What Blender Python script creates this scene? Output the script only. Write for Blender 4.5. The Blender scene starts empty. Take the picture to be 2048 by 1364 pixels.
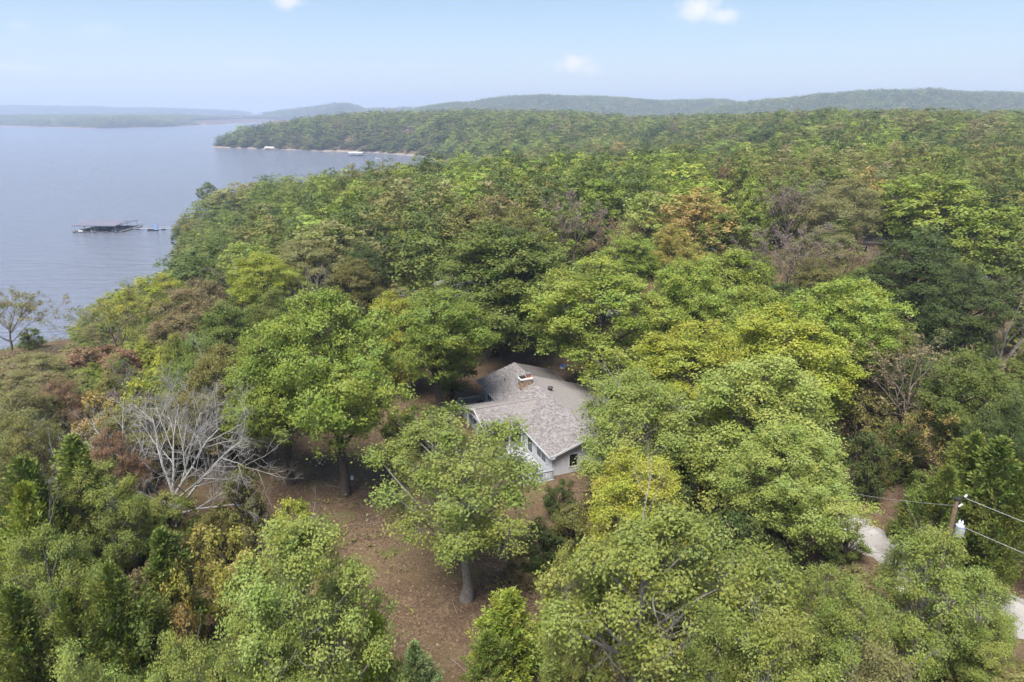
import bpy, math, random
import numpy as np
from mathutils import Vector, Matrix, Euler

random.seed(7)
RNG = np.random.default_rng(11)
sc = bpy.context.scene
COL = sc.collection
R_ = math.radians

# ------------------------------------------------------------------ camera
CAM_Z, PITCH, FPX = 56.0, R_(18.5), 1365.0
cam_d = bpy.data.cameras.new('camera'); cam_d.sensor_width = 36; cam_d.lens = 24
cam_d.clip_start = 0.5; cam_d.clip_end = 30000
cam = bpy.data.objects.new('camera', cam_d); COL.objects.link(cam)
cam.location = (0, 0, CAM_Z); cam.rotation_euler = (math.pi/2 - PITCH, 0, 0)
sc.camera = cam

# ------------------------------------------------------------------ light
SUN_EL, SUN_AZ = R_(64), R_(205)          # azimuth clockwise from +Y: behind the camera, to the left
world = bpy.data.worlds.new('World'); sc.world = world; world.use_nodes = True
wt = world.node_tree; wn = wt.nodes; wl = wt.links
for n in list(wn): wn.remove(n)
def N(t, typ, **kw):
    n = t.nodes.new(typ)
    for k, v in kw.items():
        if hasattr(n, k): setattr(n, k, v)
    return n
sky = N(wt, 'ShaderNodeTexSky'); sky.sky_type = 'NISHITA'; sky.sun_disc = False
sky.sun_elevation = SUN_EL; sky.sun_rotation = SUN_AZ
sky.air_density = 1.0; sky.dust_density = .9; sky.ozone_density = 3.0; sky.altitude = 300
bg = N(wt, 'ShaderNodeBackground'); bg.inputs['Strength'].default_value = 0.063
wo = N(wt, 'ShaderNodeOutputWorld')
tc = N(wt, 'ShaderNodeTexCoord')
def math_node(t, op, a, b=None, clamp=False):
    n = N(t, 'ShaderNodeMath', operation=op); n.use_clamp = clamp
    for i, s in enumerate((a, b)):
        if s is None: continue
        if isinstance(s, (int, float)): n.inputs[i].default_value = s
        else: t.links.new(s, n.inputs[i])
    return n.outputs[0]
def pix_dir(x, y):
    r = (x-1024)/FPX; u = -(y-682)/FPX
    return Vector((r, math.cos(PITCH)+u*math.sin(PITCH), -math.sin(PITCH)+u*math.cos(PITCH))).normalized()
cn = N(wt, 'ShaderNodeTexNoise'); cn.inputs['Scale'].default_value = 34; cn.inputs['Detail'].default_value = 7
cn.inputs['Roughness'].default_value = 0.62
wl.new(tc.outputs['Generated'], cn.inputs['Vector'])
total = None
# small fair-weather puffs: direction, half width, half height (radians), density
PUFFS = [((1395, 18), .040, .020, 1.0), ((1435, 32), .034, .012, .8), ((1152, 128), .036, .017, 1.6), ((1172, 138), .030, .011, 1.2),
         ((580, 2), .026, .012, .8), ((25, 133), .045, .006, .55), ((75, 138), .03, .004, .4), ((490, 125), .05, .010, .28),
         ((200, 145), .03, .005, .25), ((40, 52), .012, .006, .25), ((1748, 155), .014, .006, .3), ((2030, 168), .03, .007, .35),
         ((1380, 150), .03, .010, .16), ((200, 62), .03, .012, .16), ((-600, 60), .06, .02, .8), ((2700, 90), .05, .02, .9)]
for (px, py), a, b, dens in PUFFS:
    d = pix_dir(px, py)
    right = Vector((d.y, -d.x, 0)).normalized(); up = right.cross(d)
    def dot(v):
        n = N(wt, 'ShaderNodeVectorMath', operation='DOT_PRODUCT'); wl.new(tc.outputs['Generated'], n.inputs[0]); n.inputs[1].default_value = v
        return n.outputs['Value']
    e1 = math_node(wt, 'POWER', math_node(wt, 'DIVIDE', dot(right), a), 2.0)
    e2 = math_node(wt, 'POWER', math_node(wt, 'DIVIDE', dot(up), b), 2.0)
    rr = math_node(wt, 'SQRT', math_node(wt, 'ADD', e1, e2))
    f = math_node(wt, 'SUBTRACT', 1.0, rr)
    f = math_node(wt, 'ADD', f, math_node(wt, 'MULTIPLY', math_node(wt, 'SUBTRACT', cn.outputs['Fac'], 0.5), 2.6))
    front = math_node(wt, 'GREATER_THAN', dot(d), 0.5)
    f = math_node(wt, 'MULTIPLY', f, .95, True)
    lim = math_node(wt, 'SUBTRACT', 1.6, rr, True)
    f = math_node(wt, 'MULTIPLY', math_node(wt, 'MULTIPLY', f, lim), math_node(wt, 'MULTIPLY', front, dens))
    total = f if total is None else math_node(wt, 'MAXIMUM', total, f)
mixc = N(wt, 'ShaderNodeMix', data_type='RGBA'); wl.new(total, mixc.inputs['Factor'])
veil = N(wt, 'ShaderNodeMix', data_type='RGBA'); sxyz = N(wt, 'ShaderNodeSeparateXYZ'); wl.new(tc.outputs['Generated'], sxyz.inputs[0])
low = math_node(wt, 'POWER', math_node(wt, 'SUBTRACT', 1.0, math_node(wt, 'ABSOLUTE', sxyz.outputs['Z']), True), 13.0)    # pale air towards the horizon, all round
wl.new(math_node(wt, 'MULTIPLY', low, .92), veil.inputs['Factor'])
wl.new(sky.outputs['Color'], veil.inputs['A']); veil.inputs['B'].default_value = (4.9, 5.5, 6.6, 1)
wl.new(veil.outputs['Result'], mixc.inputs['A']); mixc.inputs['B'].default_value = (6.7, 6.7, 6.9, 1)
wl.new(mixc.outputs['Result'], bg.inputs['Color']); wl.new(bg.outputs[0], wo.inputs['Surface'])

sun_d = bpy.data.lights.new('sun', 'SUN'); sun_d.energy = 3.35; sun_d.angle = R_(34); sun_d.color = (1, .95, .88)
sun = bpy.data.objects.new('sun', sun_d); COL.objects.link(sun)
to_sun = Vector((math.sin(SUN_AZ)*math.cos(SUN_EL), math.cos(SUN_AZ)*math.cos(SUN_EL), math.sin(SUN_EL)))
sun.rotation_euler = to_sun.to_track_quat('Z', 'Y').to_euler()
sun.location = (0, -20, 120)
vs = sc.view_settings; vs.view_transform = 'Standard'; vs.look = 'None'; vs.gamma = 1; vs.use_curve_mapping = False
vs.exposure = 1.33
sc.render.engine = 'CYCLES'
cy = sc.cycles; cy.use_denoising = True; cy.max_bounces = 5; cy.diffuse_bounces = 3; cy.glossy_bounces = 2
cy.transmission_bounces = 4; cy.volume_bounces = 1; cy.use_adaptive_sampling = True; cy.adaptive_threshold = .03; cy.transparent_max_bounces = 8; cy.sample_clamp_indirect = 4
try: cy.denoiser = 'OPENIMAGEDENOISE'; cy.denoising_prefilter = 'ACCURATE'
except Exception: pass

# ------------------------------------------------------------------ materials
MATS = {}
def mat(name, col, rough=.8, spec=.3, var=0.0, scale=8.0, bump=0.0, metal=0.0, attr=None, col2=None):
    """principled with procedural colour variation (noise, or the mesh attribute attr) and relief"""
    if name in MATS: return MATS[name]
    m = bpy.data.materials.new(name); m.use_nodes = True; t = m.node_tree
    b = t.nodes['Principled BSDF']; b.inputs['Roughness'].default_value = rough
    b.inputs['Specular IOR Level'].default_value = spec; b.inputs['Metallic'].default_value = metal
    geo = N(t, 'ShaderNodeTexCoord')
    no = N(t, 'ShaderNodeTexNoise'); no.inputs['Scale'].default_value = scale; no.inputs['Detail'].default_value = 5
    t.links.new(geo.outputs['Object'], no.inputs['Vector'])
    if col2 is None: col2 = tuple(c*(1-var) for c in col)
    mx = N(t, 'ShaderNodeMix', data_type='RGBA')
    mx.inputs['A'].default_value = (*col2, 1); mx.inputs['B'].default_value = (*col, 1)
    if attr:
        a = N(t, 'ShaderNodeAttribute'); a.attribute_name = attr
        f = math_node(t, 'ADD', math_node(t, 'MULTIPLY', a.outputs['Fac'], .75), math_node(t, 'MULTIPLY', no.outputs['Fac'], .25))
        t.links.new(f, mx.inputs['Factor'])
    else:
        rmp = N(t, 'ShaderNodeMapRange'); rmp.inputs[1].default_value = .32; rmp.inputs[2].default_value = .68
        t.links.new(no.outputs['Fac'], rmp.inputs[0]); t.links.new(rmp.outputs[0], mx.inputs['Factor'])
    t.links.new(mx.outputs['Result'], b.inputs['Base Color'])
    if bump:
        bp = N(t, 'ShaderNodeBump'); bp.inputs['Strength'].default_value = bump; bp.inputs['Distance'].default_value = .03
        t.links.new(no.outputs['Fac'], bp.inputs['Height']); t.links.new(bp.outputs[0], b.inputs['Normal'])
    MATS[name] = m
    return m

def leaf_material(name, trans=.30, varv=.46, gloss=.14):
    m = bpy.data.materials.new(name); m.use_nodes = True; t = m.node_tree
    b = t.nodes['Principled BSDF']; out = t.nodes['Material Output']
    b.inputs['Roughness'].default_value = .5; b.inputs['Specular IOR Level'].default_value = gloss
    ti = N(t, 'ShaderNodeAttribute'); ti.attribute_type = 'INSTANCER'; ti.attribute_name = 'tint'
    v = N(t, 'ShaderNodeAttribute'); v.attribute_name = 'v'
    c = N(t, 'ShaderNodeAttribute'); c.attribute_name = 'c'          # per-spray turn of colour
    hsv = N(t, 'ShaderNodeHueSaturation')
    t.links.new(ti.outputs['Color'], hsv.inputs['Color'])
    t.links.new(math_node(t, 'ADD', math_node(t, 'MULTIPLY', v.outputs['Fac'], varv), 1-varv*.45), hsv.inputs['Value'])
    t.links.new(math_node(t, 'ADD', math_node(t, 'MULTIPLY', c.outputs['Fac'], -.055), .512), hsv.inputs['Hue'])
    t.links.new(math_node(t, 'ADD', math_node(t, 'MULTIPLY', v.outputs['Fac'], -.25), 1.06), hsv.inputs['Saturation'])
    t.links.new(hsv.outputs[0], b.inputs['Base Color'])
    tr = N(t, 'ShaderNodeBsdfTranslucent'); t.links.new(hsv.outputs[0], tr.inputs['Color'])
    mx = N(t, 'ShaderNodeMixShader'); mx.inputs[0].default_value = trans
    t.links.new(b.outputs[0], mx.inputs[1]); t.links.new(tr.outputs[0], mx.inputs[2]); t.links.new(mx.outputs[0], out.inputs['Surface'])
    return m
LEAF = leaf_material('leaf_blades')
NEEDLE = leaf_material('cedar_sprays', .12, .6, .2)
BARK = mat('bark_grey_brown', (.115, .095, .078), .9, .15, .5, 6, .6)
BARKP = mat('bark_pale_grey', (.27, .245, .22), .85, .2, .45, 5, .5)
BARKW = mat('weathered_bare_wood', (.41, .395, .37), .8, .25, .4, 4, .4)
BARKT = mat('twig_tan', (.20, .155, .125), .85, .2, .4, 5, .3)

# ------------------------------------------------------------------ mesh helpers
def mesh_np(name, V, Fq, attrs=None, material=None, smooth=False):
    """V (n,3), Fq (m,k) all faces with k corners; attrs {name: per-face floats}"""
    V = np.asarray(V, np.float32); Fq = np.asarray(Fq, np.int32)
    me = bpy.data.meshes.new(name); m, k = Fq.shape
    me.vertices.add(len(V)); me.vertices.foreach_set('co', V.ravel())
    me.loops.add(m*k); me.loops.foreach_set('vertex_index', Fq.ravel())
    me.polygons.add(m); me.polygons.foreach_set('loop_start', np.arange(0, m*k, k, dtype=np.int32))
    try: me.polygons.foreach_set('loop_total', np.full(m, k, np.int32))
    except Exception: pass
    me.polygons.foreach_set('use_smooth', np.full(m, smooth, bool))
    me.update(calc_edges=True)
    for an, av in (attrs or {}).items():
        a = me.attributes.new(an, 'FLOAT', 'FACE'); a.data.foreach_set('value', np.asarray(av, np.float32))
    if material: me.materials.append(material)
    return me

def link(name, data, parent=None, loc=None, rot=None, scale=None):
    o = bpy.data.objects.new(name, data); COL.objects.link(o)
    if parent: o.parent = parent
    if loc is not None: o.location = loc
    if rot is not None: o.rotation_euler = rot
    if scale is not None: o.scale = scale
    return o
def tag(o, label=None, cat=None, group=None, kind=None):
    if label: o['label'] = label
    if cat: o['category'] = cat
    if group: o['group'] = group
    if kind: o['kind'] = kind
    return o

class MB:
    """collects polygons and links them as one mesh object"""
    def __init__(s): s.v = []; s.f = []; s.a = []
    def poly(s, pts, a=0.5):
        i = len(s.v); s.v += [tuple(p) for p in pts]; s.f.append(tuple(range(i, i+len(pts)))); s.a.append(a)
    def prism(s, pts, off, a=.5):
        """polygon pts extruded by the vector off"""
        n = len(pts); i = len(s.v); o = Vector(off)
        s.v += [tuple(p) for p in pts] + [tuple(Vector(p)+o) for p in pts]
        s.f.append(tuple(range(i, i+n))[::-1]); s.f.append(tuple(range(i+n, i+2*n))); s.a += [a, a]
        for k in range(n):
            j = (k+1) % n; s.f.append((i+k, i+j, i+n+j, i+n+k)); s.a.append(a)
    def box(s, x0, x1, y0, y1, z0, z1, a=.5):
        s.prism([(x0, y0, z0), (x1, y0, z0), (x1, y1, z0), (x0, y1, z0)], (0, 0, z1-z0), a)
    def bar(s, p, q, w, h=None, a=.5):
        """square bar from p to q"""
        p, q = Vector(p), Vector(q); h = h or w; d = (q-p)
        up = Vector((0, 0, 1)) if abs(d.normalized().z) < .95 else Vector((1, 0, 0))
        sx = d.cross(up).normalized(); sy = sx.cross(d).normalized()
        s.prism([p-sx*w/2-sy*h/2, p+sx*w/2-sy*h/2, p+sx*w/2+sy*h/2, p-sx*w/2+sy*h/2], d, a)
    def tube(s, pts, radii, sides=8, a=.5, cap=True):
        pts = [Vector(p) for p in pts]; rings = []
        for k, p in enumerate(pts):
            d = (pts[min(k+1, len(pts)-1)] - pts[max(k-1, 0)]).normalized()
            up = Vector((0, 0, 1)) if abs(d.z) < .95 else Vector((1, 0, 0))
            sx = d.cross(up).normalized(); sy = sx.cross(d).normalized()
            r = radii[k] if hasattr(radii, '__len__') else radii
            i = len(s.v); rings.append(i)
            for j in range(sides):
                an = 2*math.pi*j/sides; s.v.append(tuple(p + sx*math.cos(an)*r + sy*math.sin(an)*r))
        for k in range(len(pts)-1):
            for j in range(sides):
                j2 = (j+1) % sides
                s.f.append((rings[k]+j, rings[k]+j2, rings[k+1]+j2, rings[k+1]+j)); s.a.append(a)
        if cap:
            s.f.append(tuple(rings[0]+j for j in range(sides))[::-1]); s.f.append(tuple(rings[-1]+j for j in range(sides))); s.a += [a, a]
    def lathe(s, prof, c=(0, 0, 0), sides=14, a=.5):
        c = Vector(c); s.tube([c+Vector((0, 0, z)) for r, z in prof], [max(r, .002) for r, z in prof], sides, a)
    def mesh(s, name, material, smooth=False):
        me = bpy.data.meshes.new(name); me.from_pydata(s.v, [], s.f); me.materials.append(material)
        at_ = me.attributes.new('v', 'FLOAT', 'FACE'); at_.data.foreach_set('value', np.array(s.a, np.float32))
        if smooth: me.polygons.foreach_set('use_smooth', np.ones(len(me.polygons), bool))
        me.update(); return me
    def build(s, name, material, parent=None, smooth=False, **kw):
        return link(name, s.mesh(name, material, smooth), parent, **kw)

def empty(name, loc, rz=0):
    o = link(name, None, None, loc, (0, 0, rz)); o.empty_display_size = .5
    return o
def copy_tree(o, parent=None):
    c = o.copy(); COL.objects.link(c); c.parent = parent
    for ch in [x for x in bpy.data.objects if x.parent == o]: copy_tree(ch, c)
    return c

# ------------------------------------------------------------------ the lie of the land
def ray(x, y):
    r = (x-1024)/FPX; u = -(y-682)/FPX
    return np.array([r, math.cos(PITCH)+u*math.sin(PITCH), -math.sin(PITCH)+u*math.cos(PITCH)])
def at(x, y, z):
    d = ray(x, y); t = (z-CAM_Z)/d[2]; return np.array([d[0]*t, d[1]*t, z])
def proj(p):
    qx, qy, qz = p[0], p[1], p[2]-CAM_Z
    f = qy*math.cos(PITCH)-qz*math.sin(PITCH); u = qy*math.sin(PITCH)+qz*math.cos(PITCH)
    return 1024+FPX*qx/f, 682-FPX*u/f, f

NEAR_LAND = np.array([(-190, -300), (-160, 40), (-138, 120), (-117, 148), (-99, 160), (-101, 186), (-118, 235), (-135, 270), (-160, 329), (-172, 362),
    (-160, 400), (-130, 425), (-95, 445), (-60, 480), (-40, 540), (-45, 620), (-58, 700), (-72, 800), (-92, 880), (-128, 961), (-193, 1034), (-246, 1070), (-300, 1085), (-325, 1110), (-421, 1160),
    (-508, 1205), (-515, 1225), (-480, 1330), (-420, 1700), (-560, 2300), (-880, 3000), (-1000, 9500), (9500, 9500), (9500, -300)], float)
FAR_LAND = np.array([(-9500, 3250), (-2263, 3162), (-1900, 2900), (-1534, 2661), (-1400, 2850), (-1423, 3162), (-1500, 4083), (-900, 4300), (-260, 4400), (-260, 9500), (-9500, 9500)], float)
def sdist(poly, X, Y):
    """signed distance to a polygon, positive inside"""
    n = len(poly); d2 = np.full(X.shape, 1e18); ins = np.zeros(X.shape, bool)
    for i in range(n):
        ax, ay = poly[i]; bx, by = poly[(i+1) % n]
        ex, ey = bx-ax, by-ay; t = np.clip(((X-ax)*ex+(Y-ay)*ey)/(ex*ex+ey*ey), 0, 1)
        d2 = np.minimum(d2, (X-ax-t*ex)**2+(Y-ay-t*ey)**2)
        if ay != by:
            ins ^= ((ay > Y) != (by > Y)) & (X < (bx-ax)*(Y-ay)/(by-ay)+ax)
    d = np.sqrt(d2); return np.where(ins, d, -d)
def smooth(a, b, x):
    t = np.clip((x-a)/(b-a), 0, 1); return t*t*(3-2*t)
# far ridges: distance, depth spread, silhouette as (pixel x, tree-top pixel y)
RIDGES = [(6500, 700, [(-400, 214), (0, 211), (120, 213), (250, 215), (400, 217), (500, 222), (560, 230), (700, 245)]),
          (4600, 420, [(480, 245), (560, 224), (600, 219), (650, 213), (700, 207), (725, 211), (745, 219), (830, 217), (900, 230), (980, 250)]),
          (3300, 380, [(760, 240), (840, 217), (900, 208), (940, 205), (985, 197), (1060, 195), (1130, 196), (1230, 197), (1330, 200), (1420, 201), (1500, 212), (1600, 240)]),
          (2500, 320, [(1340, 240), (1440, 209), (1520, 196), (1600, 192), (1700, 187), (1800, 185), (1860, 188), (1930, 186), (2000, 189), (2048, 192), (2300, 190), (2800, 205), (3400, 240)])]
def wave(X, Y, s, a):
    return a*(np.sin(X/s+1.3*np.sin(Y/s*.71))*np.cos(Y/s*.83+.9*np.sin(X/s*.57)))
def terr(X, Y):
    X = np.asarray(X, float); Y = np.asarray(Y, float)
    d = sdist(NEAR_LAND, X, Y)
    az = X/np.maximum(Y, 30)
    ridge = 960-470*smooth(.12, .55, az)
    top = 21.3 + 6.5*smooth(92, 160, Y)*smooth(-.5, -.05, az) - 15.5*smooth(225, 335, Y)*(1-smooth(.1, .45, az)) + (30-12*smooth(-.02, .22, az)-8*smooth(.1, .4, az))*smooth(ridge*.45, ridge, Y)*(1-.12*smooth(-.1, -.4, az))
    top = top - 26*smooth(1350, 2000, Y)
    h = top*(1-np.exp(-np.maximum(d, 0)/(38+22*smooth(300, 700, Y)))) + (wave(X, Y, 23, .45)+wave(X+50, Y, 60, .9))*smooth(60, 200, np.hypot(X+2, Y-68))*smooth(0, 30, d)
    h = h + 1.2*smooth(0, 4, d)*(1-smooth(60, 90, d)*.0)-.0
    df = sdist(FAR_LAND, X, Y)
    hf = 29*(1-np.exp(-np.maximum(df, 0)/90)) + wave(X, Y, 160, 3)*smooth(20, 200, df)
    for D, w, prof in RIDGES:
        px = np.array([p[0] for p in prof], float); py = np.array([p[1] for p in prof], float)
        wx = (px-1024)/FPX*D; zt = CAM_Z+(225-py)/FPX*D*1.02-15
        zz = np.interp(X, wx, zt, left=zt[0]-60, right=zt[-1]-60)
        bumpy = wave(X, Y, 150, 6)+wave(X, Y, 61, 3)
        prof_z = (zz+bumpy)*np.exp(-((Y-D)/w)**2)
        h = np.where(d > 0, np.maximum(h, prof_z), h); hf = np.maximum(hf, prof_z)
    z = np.where(d > 0, h, np.where(df > 0, hf, -3*smooth(0, -12, np.maximum(d, df))-.15))
    return z
def terr1(x, y): return float(terr(np.array([x]), np.array([y]))[0])

xs = np.concatenate([-np.geomspace(620, 9400, 45)[::-1], np.arange(-600, -165, 11), np.arange(-165, 166, 3.5), np.arange(175, 900, 11), np.geomspace(915, 9400, 40)])
ys = np.concatenate([np.arange(-250, -10, 24), np.arange(0, 300, 3.5), np.arange(303, 1420, 10), np.geomspace(1440, 9400, 90)])
GX, GY = np.meshgrid(xs, ys); GZ = terr(GX, GY)
nx, ny = len(xs), len(ys)
idx = np.arange(nx*ny).reshape(ny, nx)
Fq = np.stack([idx[:-1, :-1], idx[:-1, 1:], idx[1:, 1:], idx[1:, :-1]], -1).reshape(-1, 4)

def ground_material():
    m = bpy.data.materials.new('leaf_litter_ground'); m.use_nodes = True; t = m.node_tree; b = t.nodes['Principled BSDF']
    b.inputs['Roughness'].default_value = .95; b.inputs['Specular IOR Level'].default_value = .1
    g = N(t, 'ShaderNodeNewGeometry'); sp = N(t, 'ShaderNodeSeparateXYZ'); t.links.new(g.outputs['Position'], sp.inputs[0])
    def noise(s, det=6, r=.6):
        n = N(t, 'ShaderNodeTexNoise'); n.inputs['Scale'].default_value = s; n.inputs['Detail'].default_value = det; n.inputs['Roughness'].default_value = r
        t.links.new(g.outputs['Position'], n.inputs['Vector']); return n.outputs['Fac']
    def mix(f, a, c):
        x = N(t, 'ShaderNodeMix', data_type='RGBA')
        t.links.new(f, x.inputs['Factor'])
        for s, k in ((a, 'A'), (c, 'B')):
            if isinstance(s, tuple): x.inputs[k].default_value = (*s, 1)
            else: t.links.new(s, x.inputs[k])
        return x.outputs['Result']
    def rng(f, a, c):
        x = N(t, 'ShaderNodeMapRange'); x.inputs[1].default_value = a; x.inputs[2].default_value = c; t.links.new(f, x.inputs[0]); return x.outputs[0]
    litter = mix(rng(noise(.9), .35, .65), (.130, .088, .054), (.205, .148, .092))
    litter = mix(rng(noise(5.5, 8, .75), .42, .58), (.075, .047, .032), litter)
    litter = mix(rng(noise(1.7, 6, .7), .54, .64), litter, (.085, .055, .037))
    litter = mix(rng(noise(.12), .50, .66), litter, (.145, .105, .058))
    litter = mix(rng(noise(.33), .58, .68), litter, (.115, .110, .042))
    shore = mix(rng(noise(1.3), .4, .6), (.33, .275, .215), (.21, .17, .13))
    band = math_node(t, 'ADD', sp.outputs['Z'], math_node(t, 'MULTIPLY', noise(.15), 1.6))
    col = mix(rng(band, 1.9, 2.7), shore, litter)
    t.links.new(col, b.inputs['Base Color'])
    bp = N(t, 'ShaderNodeBump'); bp.inputs['Strength'].default_value = .8; bp.inputs['Distance'].default_value = .08
    t.links.new(noise(7, 8, .7), bp.inputs['Height']); t.links.new(bp.outputs[0], b.inputs['Normal'])
    return m
terrain = link('terrain', mesh_np('terrain', np.stack([GX, GY, GZ], -1).reshape(-1, 3), Fq, None, ground_material(), True))
tag(terrain, kind='structure')

def water_material():
    m = bpy.data.materials.new('lake_water'); m.use_nodes = True; t = m.node_tree; b = t.nodes['Principled BSDF']
    b.inputs['Base Color'].default_value = (.15, .165, .205, 1); b.inputs['Roughness'].default_value = .16; b.inputs['IOR'].default_value = 1.333
    g = N(t, 'ShaderNodeNewGeometry')
    mp = N(t, 'ShaderNodeMapping'); mp.inputs['Rotation'].default_value = (0, 0, R_(-14)); mp.inputs['Scale'].default_value = (.16, .62, 1)
    t.links.new(g.outputs['Position'], mp.inputs[0])
    n1 = N(t, 'ShaderNodeTexNoise'); n1.inputs['Scale'].default_value = .42; n1.inputs['Detail'].default_value = 5; n1.inputs['Roughness'].default_value = .62; n1.inputs['Distortion'].default_value = .6
    t.links.new(mp.outputs[0], n1.inputs['Vector'])
    n2 = N(t, 'ShaderNodeTexNoise'); n2.inputs['Scale'].default_value = .018; n2.inputs['Detail'].default_value = 4   # gusts
    t.links.new(mp.outputs[0], n2.inputs['Vector'])
    st = N(t, 'ShaderNodeMapRange'); st.inputs[1].default_value = .35; st.inputs[2].default_value = .65; st.inputs[3].default_value = .5; st.inputs[4].default_value = 1.0
    t.links.new(n2.outputs['Fac'], st.inputs[0])
    bp = N(t, 'ShaderNodeBump'); bp.inputs['Distance'].default_value = 3.6
    t.links.new(st.outputs[0], bp.inputs['Strength']); t.links.new(n1.outputs['Fac'], bp.inputs['Height']); t.links.new(bp.outputs[0], b.inputs['Normal'])
    return m
mb = MB(); mb.poly([(-9400, -250, 0), (900, -250, 0), (900, 9300, 0), (-9400, 9300, 0)])
lake = mb.build('lake_water', water_material()); tag(lake, kind='structure')

# ------------------------------------------------------------------ tree prototypes
def norm(a): return a/np.maximum(np.linalg.norm(a, axis=-1, keepdims=True), 1e-6)
class Wood:
    def __init__(s): s.V = []; s.F = []; s.n = 0
    def tube(s, P, r, k):
        P = np.asarray(P, float); r = np.asarray(r, float); n = len(P)
        d = norm(np.gradient(P, axis=0)); ref = np.where(np.abs(d[:, 2:3]) > .9, np.array([[1., 0, 0]]), np.array([[0, 0, 1.]]))
        sx = norm(np.cross(d, ref)); sy = np.cross(sx, d); an = np.arange(k)*2*math.pi/k
        ring = P[:, None]+r[:, None, None]*(np.cos(an)[None, :, None]*sx[:, None]+np.sin(an)[None, :, None]*sy[:, None])
        i = s.n+np.arange(n*k).reshape(n, k)
        s.F.append(np.stack([i[:-1], np.roll(i[:-1], -1, 1), np.roll(i[1:], -1, 1), i[1:]], -1).reshape(-1, 4))
        s.V.append(ring.reshape(-1, 3)); s.n += n*k
    def mesh(s, name, m): return mesh_np(name, np.concatenate(s.V), np.concatenate(s.F), None, m, True)

def leaf_quads(P, Nn, size, aspect, rng):
    """kite-shaped blades at P with normals Nn"""
    n = len(P); t = norm(np.cross(Nn, rng.normal(size=(n, 3)))); b = np.cross(Nn, t)
    L = size*rng.uniform(.45, 1.6, (n, 1)); W = L*aspect
    V = np.stack([P-t*L*.5, P+b*W*.5-t*L*.05+Nn*L*.06, P+t*L*.5, P-b*W*.5-t*L*.05+Nn*L*.06], 1).reshape(-1, 3)
    return V, np.arange(4*n).reshape(n, 4)

def broadleaf(name, seed, H=20., R=6., base=.28, nb=46, ns=26, nl=36, ls=.19, br=1.9, shape='oval', irregular=.22, twig=True, bare=0, bark=None, spread=.26, nrand=.85):
    rng = np.random.default_rng(seed); w = Wood()
    tn = 10; tz = np.linspace(0, .86*H, tn); wob = np.cumsum(rng.normal(0, .12, (tn, 2)), 0); wob -= wob[0]
    T = np.column_stack([wob, tz]); rad = .40*(1-tz/H*.92)**.9+.02; rad[0] *= 1.45
    w.tube(T, rad, 9)
    ph = rng.uniform(0, 6.28, 4); am = rng.uniform(.4, 1, 4)*irregular
    def env(u, az):
        if shape == 'oval': p = np.sin(np.pi*(.13+.80*u))**.75
        elif shape == 'dome': p = (1-u**2.6)**.55*(.80+.25*u)
        else: p = (1-(u-.25)**2*1.55)**.8 if u < .98 else .2
        return R*p*(1+am[0]*math.sin(az+ph[0]+u*2)+am[1]*math.sin(2*az+ph[1]-u*3)+.6*am[2]*math.sin(3*az+ph[2]+u*5))
    B = []
    for i in range(nb):
        best, bd = None, -1
        for k in range(14):
            u = rng.uniform(0, 1)**.82; az = rng.uniform(0, 2*math.pi)
            rr = max(env(u, az)-br*.55, .3)*math.sqrt(rng.uniform(.22, 1))
            p = np.array([rr*math.cos(az), rr*math.sin(az), H*(base+(1-base)*u*.95)-br*.35])
            dd = min([np.linalg.norm((p-q)*np.array([1, 1, 1.25])) for q in B], default=9)
            if dd > bd: best, bd = p, dd
        B.append(best)
    B = np.array(B); brs = br*rng.uniform(.55, 1.35, nb)
    Vl = []; Fl = []; vv = []; cc = []; n0 = 0
    for p, r in zip(B, brs):
        hd = math.hypot(p[0], p[1]); za = np.clip(p[2]-.75*hd-.8, base*H*.55, .8*H)
        a = np.array([np.interp(za, tz, T[:, 0]), np.interp(za, tz, T[:, 1]), za])
        c = a*.45+p*.55+np.array([0, 0, -.06*hd])+rng.normal(0, .25, 3)
        t = np.linspace(0, 1, 6)[:, None]; path = (1-t)**2*a+2*t*(1-t)*c+t*t*p
        r0 = .05+.022*hd; w.tube(path, np.linspace(r0, .035, 6), 5)
        out = norm(p-np.array([0, 0, H*(base+.25)])); up = np.array([0, 0, 1.])
        D = norm(rng.normal(size=(ns, 3))+.55*out+.50*up)
        S = p+D*r*(rng.uniform(.45, 1.05, (ns, 1)))*np.array([1, 1, .80])
        if twig:
            for s_ in S:
                w.tube(np.array([p+(s_-p)*.1, p+(s_-p)*.6+rng.normal(0, .1, 3), s_]), np.array([.026, .016, .007]), 3)
        k = nl; Q = np.repeat(S, k, 0)+rng.normal(0, spread, (ns*k, 3))*np.array([1.15, 1.15, .75])
        Nn = norm(.75*np.repeat(D, k, 0)+.55*up+nrand*norm(rng.normal(size=(ns*k, 3))))
        V, F_ = leaf_quads(Q, Nn, ls, .62, rng); Vl.append(V); Fl.append(F_+n0); n0 += len(V)
        sv = np.repeat(rng.uniform(0, 1, ns), k); vv.append(np.clip(.55*rng.uniform(0, 1, ns*k)+.45*sv, 0, 1))
        cc.append(np.clip(np.repeat(rng.uniform(.0, 1, ns)*.6+rng.uniform(0, .4), k)+rng.normal(0, .12, ns*k), 0, 1))
    for i in range(bare):                                     # dead, leafless boughs poking out of the crown
        az = rng.uniform(0, 6.28); z = H*rng.uniform(base, .9); a = np.array([0, 0, z-1.0])
        grow(w, a, np.array([math.cos(az), math.sin(az), rng.uniform(.1, .7)]), R*rng.uniform(.55, .95), .055, 2, rng, 4, .1)
    wm = w.mesh(name+'_wood', bark or BARK)
    lm = mesh_np(name+'_leaves', np.concatenate(Vl), np.concatenate(Fl), {'v': np.concatenate(vv), 'c': np.concatenate(cc)}, LEAF)
    return wm, lm, H, 2*R

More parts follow.
